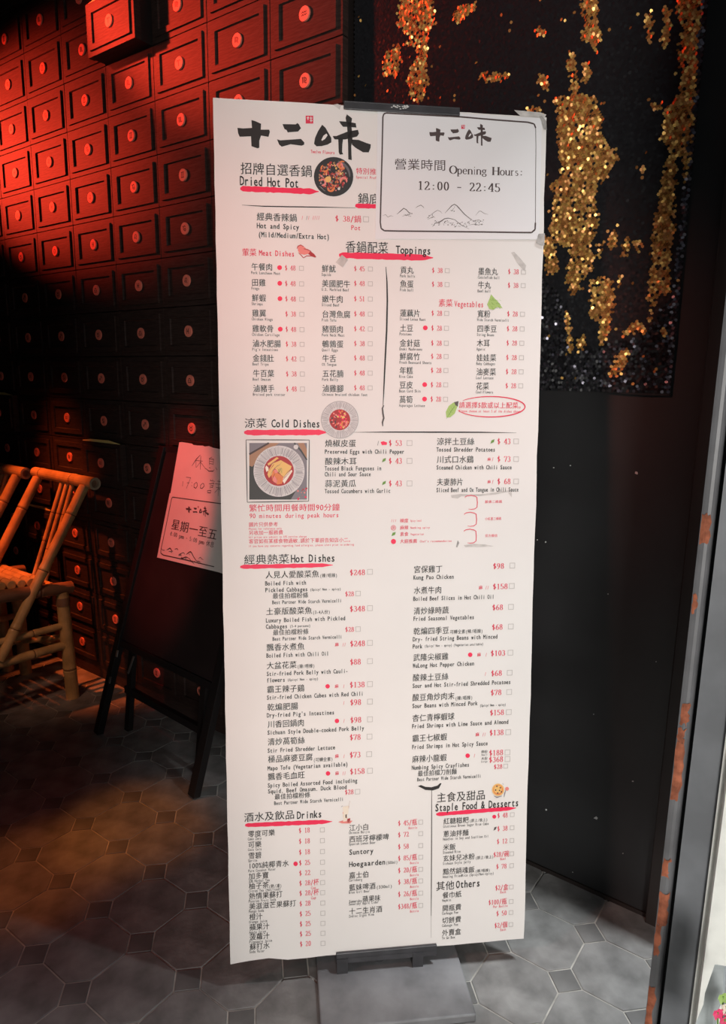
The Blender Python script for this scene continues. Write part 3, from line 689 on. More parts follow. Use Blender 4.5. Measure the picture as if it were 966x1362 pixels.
SEC[0] = 'cold_dishes'
T('涼菜', 325, 563, 0, 14, part='heading_lettering', bold=.006, x1=355.5); T('Cold Dishes', 361, 563.2, 0, 14.5, part='heading_lettering', bold=.012, x1=426)
brush_px(PR.g('brush_underline|c'), B, (325, 575.4), (437, 575), 7.2, 'pink', 4)
stroke_px(PR.g('divider_line|c'), B, [(470, 575), (520, 574.7), (580, 574.8), (640, 575), (687, 575.6)], 1.8, 'ink', taper=.15)
mb, R, fr = dish('dish_picture|cold', 452, 558.3, 25, 14, 6, False)
for i in range(90):
    t = R.uniform(0, 2 * PI); q_ = 10 * math.sqrt(R.random()); x, y = 452 + q_ * math.cos(t), 558 + q_ * math.sin(t)
    stroke_px(mb, B, [(x, y), (x + 1.6 * math.cos(t), y + 1.6 * math.sin(t)), (x + 3.2 * math.cos(t), y + 3.2 * math.sin(t))], 2.5, R.choice(('food_p', 'food_o', 'food_r', 'food_y', 'pink') if x > 449 else ('food_r', 'food_p', 'ink_brown')), .0011 + i * 2e-6)
# framed picture
mb = PR.g('framed_picture'); fpx = [(327.4, 585), (411.5, 585.2), (410.6, 666.6), (329, 668)]
for i in range(4): line_px(mb, B, fpx[i], fpx[(i + 1) % 4], 1.3, 'ink_mid', .0006)
q4 = lambda a, b: (331.7 + (408.3 - 331.7) * a, 589.2 + (664.5 - 589.2) * b)
poly_px(mb, B, [q4(0, 0), q4(1, 0), q4(1, 1), q4(0, 1)], 'slate', .0005)
poly_px(mb, B, [q4(.28, 0), q4(1, 0), q4(1, 1), q4(.72, 1), q4(.95, .6), q4(.4, .12)], 'greycloth', .0006)
poly_px(mb, B, [q4(0, .22), q4(.36, 0), q4(.52, 0), q4(.3, .16), q4(.05, .42), q4(0, .4)], 'brownwood', .0007)
poly_px(mb, B, [q4(0, 0), q4(.36, 0), q4(0, .22)], 'greycloth', .0007); stroke_px(mb, B, [q4(0, .2), q4(.34, 0)], 2.4, 'ink_brown', .0008, taper=1)
poly_px(mb, B, [q4(.84, 0), q4(.95, 0), q4(1, .12), q4(1, .3)], 'brownwood', .0008); stroke_px(mb, B, [q4(.78, 0), q4(.9, .14), q4(1, .3)], 2.2, 'plate', .0009, taper=.8)
disc_px(mb, B, *q4(.81, .07), 3.2, 'rim_l', .0010, seg=9)
R = random.Random(9)
for _ in range(18): disc_px(mb, B, *q4(R.uniform(.82, 1), R.uniform(.8, 1)), R.uniform(.6, 1.6), R.choice(('food_p', 'food_r', 'greycloth', 'pink')), .0009, seg=6)
keep = PR.b; PRd = Print()
cx, cy, r_ = 371.3, 626.7, 34
disc_px(mb, B, cx, cy, r_, 'rim_l', .0011, seg=48)
for i in range(110):
    t = 2 * PI * i / 110 + R.uniform(-.012, .012); a = R.uniform(20.5, 23); b_ = R.uniform(31, 33.5)
    stroke_px(mb, B, [(cx + a * math.cos(t), cy + a * math.sin(t)), (cx + b_ * math.cos(t), cy + b_ * math.sin(t))], .7, R.choice(('rim', 'rim', 'greycloth')), .0012, taper=1)
disc_px(mb, B, cx - .3, cy - .4, 20, 'food_r', .0013, seg=30)
kk = (10.17, 320, 580)
FOOD = [([(365,375),(490,285),(518,300),(380,398)],'food_y'),([(335,425),(350,398),(378,425),(380,462),(350,485)],'petal_w'),([(378,465),(430,378),(470,398),(425,520),(385,565),(365,520)],'food_y'),
 ([(430,372),(545,325),(692,408),(680,445),(590,562),(545,520),(468,440)],'food_y'),([(420,540),(440,460),(545,525),(585,565),(560,645),(500,655),(430,600)],'food_o'),([(580,562),(690,455),(702,475),(625,595),(592,645),(570,605)],'petal_w'),
 ([(450,455),(490,450),(510,490),(470,505)],'food_p'),([(430,560),(460,540),(500,600),(490,640),(450,620)],'food_p'),([(600,480),(640,455),(660,470),(600,545)],'food_y')]
for i, (q_, m_) in enumerate(FOOD): poly_px(mb, B, q_, m_, .0015 + i * 2e-5, *kk)
for i, q_ in enumerate([[(375,400),(430,375),(500,310)],[(385,470),(440,400),(455,375)],[(400,540),(440,460),(500,400),(545,385)],[(425,600),(445,545),(470,500)],[(545,525),(585,560),(640,480),(690,440)],[(570,600),(600,560),(680,480)],[(500,420),(560,350)],[(480,640),(500,560)],[(540,640),(545,560)]]):
    stroke_px(mb, B, q_, .8, 'food_r' if i % 2 else 'brownwood', .0018, *kk)
for _ in range(16): stroke_px(mb, B, [(cx + 1 + R.uniform(-3.5, 3), cy - 1 + R.uniform(-4, 4)), (cx + 1 + R.uniform(-3.5, 3), cy - 1 + R.uniform(-4, 4))], .8, R.choice(('green', 'ink_mid')), .0019)

for y, zh, x1, en_ in ((589.8, '燒椒皮蛋', 474, [(600.7, 'Preserved Eggs with Chili Pepper', 538)]), (613.7, '酸辣木耳', 475, [(623.0, 'Tossed Black Funguses in', 507.5), (630.8, 'Chili and Sour Sauce', 493.5)]), (643.5, '蒜泥黃瓜', 474, [(653.3, 'Tossed Cucumbers with Garlic', 519.5)])):
    T(zh, 432.2, y, 0, 10.5, x1=x1)
    for yy, e, xx in en_: T(e, 432, yy, 0, 7.8, bold=.01, x1=xx)
for y, p_ in ((589.3, '$ 53'), (613, '$ 43'), (643, '$ 43')): price(p_, 517, y, 535); box(541.2, y, 7.3)
T('/', 501.5, 589.5, 6, 8, 'ink_mid', 'price_lettering'); poly_px(PR.g('price_lettering|cold_dishes'), B, [(506.5, 588), (510, 586.8), (515, 588.5), (514.5, 591.8), (508, 592)], 'pink')
mb = PR.g('leaf_picture|c')
for x, y in ((511, 612), (511, 642.5), (655.3, 587.2), (508, 0)):
    if y: poly_px(mb, B, [(x - 2.8, y + 2.8), (x - 1.5, y - 1.5), (x + 2.5, y - 3), (x + 1.8, y + .8)], 'green', .0006); stroke_px(mb, B, [(x - 2.8, y + 3), (x + 2, y - 2.6)], .7, 'ink_mid', .0008)
for y, zh, x1, e, xe in ((587.4, '涼拌土豆絲', 631.5, 'Tossed Shredder Potatoes', 659), (611.3, '川式口水鷄', 630.5, 'Steamed Chicken with Chili Sauce', 681), (641.3, '夫妻肺片', 616.5, 'Sliced Beef and Ox Tongue in Chili Sauce', 690)):
    T(zh, 581, y, 0, 10.5, x1=x1); T(e, 580.5, y + 10.4, 0, 7.8, bold=.01, x1=xe)
for y, p_ in ((587, '$ 43'), (610.5, '$ 73'), (640.3, '$ 68')): price(p_, 661.4, y, 679.5); box(683.2, y, 7)
for y in (610.8, 640.8): T('麻', 648.5, y, 4.6, 5, 'red', 'price_lettering', bold=.02); T('/', 654, y, 6, 7, 'red', 'price_lettering')
SEC[0] = 'notes'
T('繁忙時間用餐時間90分鐘', 331.3, 676, 0, 10.4, 'red', 'notice_lettering', x1=452.5); T('90 minutes during peak hours', 331.7, 686.3, 0, 8.6, 'red', 'notice_lettering', bold=.008, x1=451)
T('圖片只供參考', 331, 697.8, 0, 6.5, 'red', 'notice_lettering', x1=370); T('Photos for reference only', 331, 703.4, 0, 3.6, 'red', 'notice_lettering', x1=375)
T('另收加一服務費', 331, 708.8, 0, 6.5, 'red', 'notice_lettering', x1=377); T('All prices are subject to 10% service charge', 331, 714.5, 0, 3.6, 'red', 'notice_lettering', x1=408)
T('客官如有某樣食物過敏,請於下單前告知店小二。', 331, 720.2, 0, 6.6, 'red', 'notice_lettering', x1=470); T('If you have any concerns regarding food allergies, please alert prior to ordering', 331, 726.4, 0, 3.8, 'red', 'notice_lettering', x1=471)
T('///', 520, 692.6, 5, 5, 'red', 'notice_lettering'); disc_px(PR.g('notice_lettering|notes'), B, 523.5, 702, 3.4, 'red'); disc_px(PR.g('notice_lettering|notes'), B, 523.5, 702, 2.8, 'paper', .0006); T('麻', 521.3, 702, 4.4, 4.6, 'red', 'notice_lettering', h=.0008)
poly_px(mb, B, [(520.8, 713), (522.3, 708.6), (526.5, 707.6), (525.5, 711.4)], 'green', .0006); disc_px(PR.g('notice_lettering|notes'), B, 523.5, 720.2, 3.4, 'pink')
for y, a, b_, x in ((692.6, '辣度', 'Spicy level', 561), (701.9, '麻辣', 'Numbing spicy', 572), (710.5, '素食', 'Vegetarian', 564), (720, '大廚推薦', "Chef's recommendation", 601)):
    T(a, 532, y, 5.8, 6, 'red', 'notice_lettering', bold=.01); T(b_, 546 if len(a) < 3 else 558.5, y, 0, 3.8, 'red', 'notice_lettering', x1=x)
for i, (x, y) in enumerate(((626.6, 668.3), (625.6, 690.8), (625.2, 713.3))):
    pts = [(x - 7.5, y - 6)] + [(x + a * 2.2 + 3 * math.cos(math.radians(t)), y + b_ * 2.6 - 3 * math.sin(math.radians(t))) for a, b_, t in ((-2.4, -2.2, 150), (-2.2, -2.2, 100), (0, -2.5, 90), (2.2, -2.1, 80), (2.4, -2.1, 30), (2.5, 0, 0), (2.4, 2.0, -20), (2.0, 2.2, -80), (0, 2.4, -90), (-1.4, 2.2, -100))]
    stroke_px(PR.g('code_outline'), B, pts, 1.1, 'red', taper=.4)
    T(('臉書二維碼', '小紅書二維碼', '官方微信')[i], 645.2, (667.4, 690, 712.6)[i], 0, 4.2, 'red', 'notice_lettering', x1=(668, 667, 662)[i])

SEC[0] = 'hot_dishes_one'
T('經典熱菜', 324.5, 744.6, 0, 14, part='heading_lettering', bold=.006, x1=385.5); T('Hot Dishes', 387, 743, 0, 14, part='heading_lettering', bold=.012, x1=446)
brush_px(PR.g('brush_underline|d'), B, (319.5, 754), (443, 751.5), 5.4, 'pink', 5)
Z = lambda s, x, y, x1, par='', pw=5.2: (T(s, x, y, 0, 10.4, x1=x1), par and T(par, x1 + .5, y + .8, pw, 6))
E_ = lambda s, x, y, x1, tail='', tx1=None: (T(s, x, y, 0, 7.8, bold=.01, x1=x1), tail and T(tail, x1 + 3, y - .6, 0, 4.4, bold=.01, x1=tx1))
Z('人見人愛酸菜魚', 353, 764.9, 425, '(辣/唔辣)'); E_('Boiled Fish with', 352.6, 776, 407.5); E_('Pickled Cabbages', 352.8, 784.8, 409.5, '(Spicy/ Non - spicy)', 453.5)
Z('土豪版酸菜魚', 353.8, 813.6, 415.5, '(3-4人份)'); E_('Luxury Boiled Fish with Pickled', 353.5, 825.2, 459.5); E_('Cabbages', 353.6, 833.5, 382.5, '(3-4 persons)', 413)
for y in (792.8, 841.4, 1059.9):
    xo = 362.5 + (y - 792) * .0095; T('最佳拍檔粉條', xo, y, 0, 8.2, x1=xo + 48); T('Best Partner Wide Starch Vermicelli', xo - .4, y + 8.4, 0, 6.6, bold=.01, x1=xo + 92)
Z('飄香水煮魚', 354.5, 861.4, 405.5); E_('Boiled Fish with Chili Oil', 354.3, 872, 437.5)
Z('大盆花菜', 354.7, 885.6, 395, '(辣/唔辣)'); E_('Stir-fried Pork Belly with Cauli-', 354.6, 896.3, 463); E_('flowers', 354.7, 904.8, 379.5, '(Spicy/ Non - spicy)', 423.5)
Z('霸王辣子鷄', 355, 917.3, 405.5); E_('Stir-fried Chicken Cubes with Red Chili', 354.8, 927.8, 483.5)
Z('乾煸肥腸', 355.4, 940.9, 397); E_("Dry-fried Pig's Intestines", 355, 951.4, 445)
Z('川香回鍋肉', 356, 963.6, 405.3); E_('Sichuan Style Double-cooked Pork Belly', 355.6, 974.4, 484.5)
Z('清炒萵筍絲', 356, 987, 406); E_('Stir Fried Shredder Lettuce', 355.8, 998.4, 446)
Z('極品麻婆豆腐', 356.5, 1010, 416.5, '(可轉全素)'); E_('Mapo Tofu (Vegetarian available)', 356, 1021.9, 463)
Z('飄香毛血旺', 356.3, 1033.4, 406); E_('Spicy Boiled Assorted Food including', 356, 1044.7, 475.5); E_('Squid. Beef Omasum. Duck Blood', 356.2, 1052.6, 461.5)
for p_, y, x, x1, bx in (('$248', 761.6, 465, 486, 488.6), ('$28', 790, 459, 471.2, 473), ('$348', 809.9, 465, 486, 488.6), ('$28', 837.3, 459, 471.2, 473), ('$248', 856.2, 465.4, 486, 488.6), ('$88', 880.5, 465.4, 480.4, 488.6), ('$138', 911, 465, 485.5, 488.6),
        ('$98', 934.3, 465.5, 480.8, 488.6), ('$98', 957.8, 465.7, 481, 488.6), ('$78', 980.8, 465, 480.2, 488), ('$73', 1004.2, 465, 480, 487.5), ('$158', 1026.3, 465.3, 485.5, 488.6), ('$28', 1053.6, 458.7, 470.6, 472.4)):
    price(p_, x, y, x1, eh=10.5 if x > 460 else 9); box(bx, y - (1 if x > 460 else .5), 7.3 if x > 460 else 6.8)
def marks(y, *ms):
    for k_, x in ms:
        if k_ == 'o': dot(x, y, 3)
        elif k_ == 'm': T('麻', x - 2.6, y, 5.2, 5.6, 'red', 'price_lettering', bold=.02)
        else: T(k_, x - 2, y, 5, 6.5, 'red', 'price_lettering')
marks(857.4, ('m', 448.3), ('//', 457.3)); marks(912.8, ('o', 435.9), ('m', 448), ('/', 458.2)); marks(935, ('/', 458.2)); marks(958.8, ('o', 448.3), ('/', 458.5)); marks(1005.8, ('m', 448.3), ('/', 458.5)); marks(1028.6, ('o', 436.4), ('m', 448.6), ('//', 457.3))
SEC[0] = 'hot_dishes_two'
Z('宮保雞丁', 550.4, 757.6, 589); E_('Kung Pao Chicken', 550, 768, 604)
Z('水煮牛肉', 550.4, 785.6, 588); E_('Boiled Beef Slices in Hot Chili Oil', 549.8, 796.4, 657.5)
Z('清炒綠時蔬', 550.2, 812.9, 597.5); E_('Fried Seasonal Vegetables', 549.8, 823, 631)
Z('乾煸四季豆', 550, 839.8, 598, '可轉全素(辣/唔辣)', 5.2); E_('Dry- fried String Beans with Minced', 549.3, 850.2, 662); E_('Pork', 549, 859.8, 562, '(Spicy/ Non - spicy) (Vegetarian available)', 643)
Z('武隆尖椒雞', 549.6, 874.7, 597); E_('WuLong Hot Pepper Chicken', 549, 885.3, 631)
Z('酸辣土豆絲', 549, 901.6, 597); E_('Sour and Hot Stir-fried Shredded Potatoes', 548.7, 912.2, 679.5)
Z('酸豆角炒肉末', 548.6, 928, 605, '(辣/唔辣)'); E_('Sour Beans with Minced Pork', 548.4, 939, 635.5, '(Spicy/ Non - spicy)', 673)
Z('杏仁青檸蝦球', 548.5, 955.4, 605); E_('Fried Shrimps with Lime Sauce and Almond', 548, 966, 676.5)
Z('霸王七椒蝦', 548.4, 982.4, 595); E_('Fried Shrimps in Hot Spicy Sauce', 548, 993.6, 649)
Z('麻辣小龍蝦', 548.4, 1010, 594.5); E_('Numbing Spicy Crayfishes', 547.8, 1021, 624.5)
T('最佳拍檔刀削麵', 555.6, 1029, 0, 8.2, x1=608); T('Best Partner Wide Starch Vermicelli', 555, 1036.8, 0, 6.4, bold=.01, x1=640)
for p_, y, x, x1, bx in (('$98', 753, 655.6, 671, 678), ('$158', 780.2, 655.4, 675.7, 677.3), ('$68', 808, 654.6, 669.5, 676.2), ('$68', 834.2, 654.2, 669, 676), ('$103', 869, 652.6, 672.5, 675.5), ('$68', 895.6, 653, 668, 674.5),
        ('$78', 921.3, 652.5, 667.4, 673.8), ('$158', 948, 651.5, 670.8, 673.3), ('$138', 974.7, 651, 670.3, 672.6), ('$188', 1001.6, 650.4, 669.7, 671.6), ('$368', 1010.5, 650.3, 669.6, 671.6), ('$28', 1019.9, 656.8, 668.6, 669.8)):
    price(p_, x, y, x1, eh=10.2 if p_ != '$28' else 8.5); box(bx, y - .8, 7.2 if p_ != '$28' else 6)
marks(781.6, ('m', 639.6), ('//', 647.5)); marks(870.8, ('o', 625.6), ('m', 637.4), ('/', 647.6)); marks(896.4, ('/', 646.6)); marks(977, ('m', 635.2), ('//', 643.5)); marks(1005, ('o', 622.2), ('/', 632))
for y, a, b_ in ((1000, '例份', 'Small'), (1009, '大份', 'Large')): T(a, 640.2, y, 4.3, 4.6); T(b_, 640.2, y + 4, 3.4, 3)

SEC[0] = 'drinks'
T('酒水及飲品', 324.5, 1087.6, 0, 13, part='heading_lettering', bold=.006, x1=392.5); T('Drinks', 395, 1084.3, 0, 13.5, part='heading_lettering', bold=.012, x1=428.5)
brush_px(PR.g('brush_underline|e'), B, (326, 1097.6), (442, 1092.6), 5.6, 'pink', 6)
rows = [('零度可樂', 1109.6, 'Coke Zero', '$ 18', 1104.7, ''), ('可樂', 1123.8, 'Coca Cola', '$ 18', 1119, ''), ('雪碧', 1138.4, 'Sprite', '$ 18', 1133.5, ''), ('100%純椰青水', 1151.9, 'Pure Coconut Water', '$ 25', 1147.7, ''),
        ('加多寶', 1165.7, 'JDB Herbal Tea', '$ 22', 1161.4, ''), ('柚子茶', 1178.9, 'Citron Tea (Hot/Iced)', '$ 28/杯', 1174.8, 'Cup'), ('熱情果蘇打', 1192.4, 'Passion Fruit Soda', '$ 28/杯', 1188.2, 'Cup'),
        ('美滋滋芒果蘇打', 1205.9, 'Mango Soda', '$ 28', 1202, ''), ('橙汁', 1219.9, 'Orange Juice', '$ 25', 1215.6, ''), ('蘋果汁', 1233.7, 'Apple Juice', '$ 25', 1229.1, ''), ('菠蘿汁', 1246.6, 'Pineapple Juice', '$ 25', 1242.3, ''), ('蘇打水', 1259.6, 'Soda Water', '$ 20', 1255.7, '')]
for zh, y, e, p_, py, sub in rows:
    xo = 329.8 + (y - 1110) * .015; T(zh, xo, y, 9.1, 9.4); T(e, xo - .2, y + 6.4, 4.1, 4.8, bold=.008)
    price(p_, 397.3 + (y - 1110) * .01, py, ew=7.6, eh=9.4); box(425.8 + (y - 1110) * .006, py - .8, 6.2)
    if sub: T(sub, 413.7, py + 6, 4.6, 4.8, 'red', 'price_lettering')
T('(熱/凍)', 357.5, 1179, 5, 5.6); dot(393.3, 1148.8, 3)
rows = [('江小白', 1101.4, 'Chinese Baijiu', '$ 45/瓶', 1095, 1), ('西班牙檸檬啤', 1116.5, 'Spanish Lemon Beer', '$ 72', 1110.3, 0), ('', 1133.5, '', '$ 58', 1126.2, 0), ('', 1148.9, '', '$ 85/瓶', 1141.6, 1), ('嘉士伯', 1164.6, 'Carlsberg', '$ 20/瓶', 1157.8, 1),
        ('藍妹啤酒', 1180.8, 'Blue Girl Beer', '$ 38/瓶', 1173.2, 1), ('', 1196.4, 'Somersby Apple Cider', '$ 26/瓶', 1189.4, 1), ('十二生肖酒', 1212.4, 'Zodiac Signs Wine', '$348/瓶', 1205.9, 1)]
for zh, y, e, p_, py, sub in rows:
    T(zh, 464.3, y, 9.0, 9.4); T(e, 464.1, y + 6.2, 4.0, 4.7, bold=.008); price(p_, 529.4, py, ew=7.4, eh=9.3); box(556.8, py - 1.4, 6)
    if sub: T('Bottle', 543.5 + (2 if py > 1120 else 0), py + 6.2, 3.9, 4.3, 'red', 'price_lettering')
T('Suntory', 464.3, 1133.5, 0, 9.6, bold=.012, x1=497); T('Hoegaarden', 464.3, 1149.6, 0, 9.6, bold=.012, x1=513); T('(500ml)', 513.5, 1147.5, 0, 5.4, x1=529)
T('(330ml)', 500.5, 1180, 0, 5.6, x1=522); T('Somersby', 464.3, 1199, 0, 5, bold=.01, x1=481.5); T('蘋果味', 482, 1196, 8.2, 9)
mb = PR.g('glass_picture')
for q_, m_ in (([(456, 1073), (464, 1071.5), (463.5, 1081), (461, 1087), (461.5, 1092), (456.5, 1092.5), (457, 1085)], 'petal_w'), ([(459, 1073), (464.5, 1072), (463.5, 1077.5), (460, 1077)], 'food_r'), ([(456, 1080), (459, 1078), (459, 1083), (456.5, 1083)], 'food_o'), ([(456.5, 1084), (462, 1083), (461.5, 1089), (457, 1090)], 'food_y'), ([(462, 1089), (466, 1088), (465.5, 1094), (462.5, 1094)], 'food_r'), ([(450, 1093), (458, 1090.5), (469, 1091.5), (466, 1095), (455, 1095)], 'food_p'), ([(459.5, 1083.5), (461.5, 1082.5), (461, 1088), (459.5, 1087.5)], 'ink_brown')):
    poly_px(mb, B, q_, m_, .0006 + .0001 * len(m_) / 10)
stroke_px(mb, B, [(464, 1072), (465.5, 1065)], .9, 'brownwood', .0008); stroke_px(mb, B, [(454, 1073), (456, 1071.5)], 1.6, 'ink_mid', .0008)
SEC[0] = 'staples'
poly_px(PR.g('divider_line|d'), B, [(556, 1045.6), (560, 1044), (566, 1046.4), (574, 1047), (582, 1044.8), (585.5, 1041.5), (587.5, 1041.8), (584, 1048.5), (576, 1051.2), (566, 1050.6)], 'ink')
stroke_px(PR.g('divider_line|d'), B, [(574.4, 1051), (574.3, 1090), (574.1, 1140), (573.9, 1190), (573.7, 1218)], 1.3, 'ink_mid', taper=.5)
stroke_px(PR.g('divider_line|d'), B, [(573.7, 1218), (573.7, 1247)], .7, 'ink_soft', taper=.5)
T('主食及甜品', 580.8, 1061.2, 0, 14, part='heading_lettering', bold=.004, x1=646.3); T('Staple Food & Desserts', 578.8, 1074.3, 0, 13.6, part='heading_lettering', bold=.012, x1=690.3)
brush_px(PR.g('brush_underline|f'), B, (580.5, 1083.2), (686.5, 1074.6), 5.2, 'pink', 7)
T('其他', 580, 1179, 0, 13, part='heading_lettering', bold=.006, x1=605); T('Others', 606.5, 1176.4, 0, 13.4, part='heading_lettering', bold=.012, x1=639)
rows = [('紅糖糍粑', 1092.6, 'Glutinous Brown Sugar Rice Cake', '$ 48', 661.6, 1084.8, '(即上/後上)', ''), ('蔥油拌麵', 1109.5, 'Noodles in Soy and Scallion Oil', '$ 38', 661.4, 1102.2, '', ''), ('米飯', 1127.2, 'Steamed Rice', '$ 12', 660.9, 1119.2, '', ''), ('玄妹兒冰粉', 1142, 'Sichuan Style Jelly', '$28/碗', 656.4, 1136.8, '(即上/後上)', 'Bowl'),
        ('黯然銷魂飯', 1159.6, 'Amazing FriedRice (Spicy/Non-spicy)', '$ 78', 660, 1152.6, '(辣/唔辣)', ''), ('餐巾紙', 1191, 'Napkin', '$2/盒', 658.8, 1181, '', 'Each'), ('開瓶費', 1208.2, 'Corkage Fee', '$100/瓶', 649.8, 1200.4, '', 'Per Bottle'), ('切餅費', 1224.5, 'Cakeage Fee', '$ 50', 660.2, 1215, '', ''), ('外賣盒', 1241, 'To Go Box', '$2/個', 657.8, 1231, '', 'Each')]
for zh, y, e, p_, px_, py, par, sub in rows:
    xo = 589.8 - (y - 1092) * .012; T(zh, xo, y, 8.6, 9); T(e, xo - .2, y + 6.6, 3.95, 4.7, bold=.008)
    if par: T(par, xo + len(zh) * 8.6 + .4, y - 1, 4.4, 4.8)
    price(p_, px_, py, ew=7.1, eh=9); box(678.6 - (y - 1092) * .012, py - 1.2, 5.8)
    if sub: T(sub, (665.5 if sub != 'Per Bottle' else 656), py + 5.6, 3.9, 4.3, 'red', 'price_lettering')
dot(657.6, 1086.2, 2.6); poly_px(PR.g('leaf_picture|c'), B, [(656.4, 1104.5), (658, 1100), (661, 1099.4), (659.6, 1103)], 'ink_mid', .0006)
mb = PR.g('dish_picture|sweet'); disc_px(mb, B, 662.6, 1050.3, 8.2, 'food_y', .0006, seg=20); disc_px(mb, B, 662.6, 1050.3, 6.6, 'food_o', .0008, seg=16); disc_px(mb, B, 662.2, 1049.8, 5.4, 'food_y', .0009, seg=12)
for x, y in ((661, 1045.5), (665.5, 1047.5), (659.3, 1050.5), (667, 1052.8), (662, 1054.5), (664.5, 1051)): disc_px(mb, B, x, y, 1.1, 'ink_brown', .0010, seg=6)
disc_px(mb, B, 674.5, 1049, 2.6, 'food_p', .0007, seg=10); stroke_px(mb, B, [(673, 1050), (671.5, 1054.5), (670.5, 1060)], 1.4, 'greycloth', .0008); stroke_px(mb, B, [(657, 1058.5), (661, 1060.5), (668, 1058.5)], 1.6, 'greycloth', .0007); stroke_px(mb, B, [(668.5, 1041.5), (670, 1043.5)], 1.6, 'greycloth', .0007)
# tape and scuffs stuck to the board
poly_px(PR.g('tape|1'), B, [(446.5, 349), (455, 339), (463, 345.5), (456, 356)], 'tape_l', .0007); poly_px(PR.g('tape|2'), B, [(680, 336), (684, 335), (690, 341), (700, 353), (698, 361), (690, 352)], 'tape_l', .0003)
poly_px(PR.g('tape|3'), B, [(600, 658.5), (613, 657), (640, 657.5), (665, 654), (682, 651), (679, 653.5), (660, 657.5), (640, 659.5), (614, 660), (609, 663), (601, 662)], 'tape_l', .0003)
poly_px(PR.g('tape|4'), B, [(617, 725), (630, 723.5), (645, 724), (657, 726.5), (640, 727.3), (619, 727.5)], 'tape_l', .0003); poly_px(PR.g('tape|5'), B, [(606.5, 727.5), (609, 718.5), (611, 722), (608.5, 728)], 'tape', .0004)
poly_px(PR.g('tape|6'), B, [(676, 655), (681, 653.5), (681, 662)], 'tape_l', .0003); poly_px(PR.g('tape|7'), B, [(443, 139.6), (449, 138.2), (454, 140), (452, 146)], 'tape_l', .0003)
PR.flush(board)
SL = {'logo': 'black brush logo reading 十二味', 'note_oval': 'red oval note printed around one line of writing', 'framed_picture': 'square framed picture of a ribbed plate of yellow food'}
for o in board.children:
    s_ = o.name.split('.')[0]
    if s_ in SL: o['label'] = SL[s_]

# ---- opening hours sheet taped over the upper right of the board
c4 = [(499.8, 145.6), (718.5, 160.8), (717.2, 322.2), (499.2, 318)]
SH = Plane(B.at(*B.px(*c4[3]), .0012), B.at(*B.px(*c4[2])) - B.at(*B.px(*c4[3])), B.V)
sheet = thing('opening_hours_sheet', SH.at(.1, 0), 'white laminated sheet with opening hours taped over the top of the menu board', 'notice')
mb = MB(); uv = [SH.px(*p) for p in c4]
mb.add([SH.at(a, b_, h) for h in (.0003, -.0004) for a, b_ in uv], [(3, 2, 1, 0), (4, 5, 6, 7), (0, 1, 5, 4), (1, 2, 6, 5), (2, 3, 7, 6), (3, 0, 4, 7)], 'sheet'); mb.build('paper', sheet)
SP = Print()
mb = SP.g('border_line')
fr = [(511, 150.6), (560, 154), (610, 157.4), (660, 162.6), (700, 166.2), (708, 168.5), (710.3, 174), (711, 200), (711.2, 240), (711.8, 300), (711.5, 309), (707, 313), (690, 312.6), (640, 311), (580, 309.3), (530, 308), (511, 307.2), (506.8, 304), (505.6, 296), (506, 250), (506.6, 200), (506.8, 156), (508, 152), (511, 150.6)]
for i in range(len(fr) - 1): stroke_px(mb, SH, [fr[i], fr[i + 1]], 1.9 if i not in (6, 7, 8) else .7, 'ink_brown', .0006, taper=1)
logo(SP.g('logo'), SH, (569, 651.8, 168, 166.8, 29.5), 'ink_brown', 'sheet')
T('營業時間', 522.8, 218.8, 0, 16, 'ink_brown', 'lettering', bold=.002, P=SH, pr=SP, x1=594); T('Opening Hours:', 596.5, 227.4, 0, 15.5, 'ink_brown', 'lettering', serif=True, P=SH, pr=SP, x1=697)
T('12:00 - 22:45', 554, 247.6, 0, 16.5, 'ink_brown', 'lettering', serif=True, P=SH, pr=SP, x1=666)
mountains(SP.g('mountain_drawing'), SH, lambda p: (500 + p[0] / 4.391, 255 + p[1] / 4.391), .95)
poly_px(SP.g('tape|1'), SH, [(714.6, 158.6), (718, 158), (724.2, 165), (725, 177), (721, 176), (718, 166)], 'tape', .0009); poly_px(SP.g('tape|2'), SH, [(716, 315), (724.5, 314.5), (724, 331), (718.5, 330), (713, 327)], 'tape', .0012)
poly_px(SP.g('tape|3'), SH, [(681, 149.6), (716, 153.4), (724, 156.4), (722, 160.5), (690, 158)], 'tape_l', .0007)
SP.flush(sheet)

# ================================================================== POSTER STAND
bz = (Vector((math.cos(ya), math.sin(ya), 0)), Vector((-math.sin(ya), math.cos(ya), 0)), Vector((0, 0, 1)))
bc = Vector((.0665, 1.2, 0))
stand = thing('poster_stand', bc, 'dark grey metal stand with flat base plate and clips gripping the menu board', 'stand')
mb = MB(); mb.box(bc + Vector((0, 0, .010 + TH / 2)), bz, (.147, .127, .010 - TH / 2), 'basem'); mb.build('base_plate', stand, bevel=.003)
uA, vA = B.px(457, 146.5); uB, vB = B.px(611, 152.5); vt = BH + .0045
mb = MB(); ctr = ((uA + uB) / 2, (min(vA, vB) + vt) / 2)
mb.box(B.at(ctr[0], ctr[1], .0042), (B.U, B.V, B.N), ((uB - uA) / 2, (vt - min(vA, vB)) / 2, .0016), 'metal'); mb.box(B.at(ctr[0], vt, -.002), (B.U, B.V, B.N), ((uB - uA) / 2, .0014, .0078), 'metal'); mb.box(B.at(ctr[0], ctr[1], -.009), (B.U, B.V, B.N), ((uB - uA) / 2, (vt - min(vA, vB)) / 2, .0016), 'metal')
mb.build('top_clip', stand, bevel=.001)
mb = MB(); R = random.Random(8)
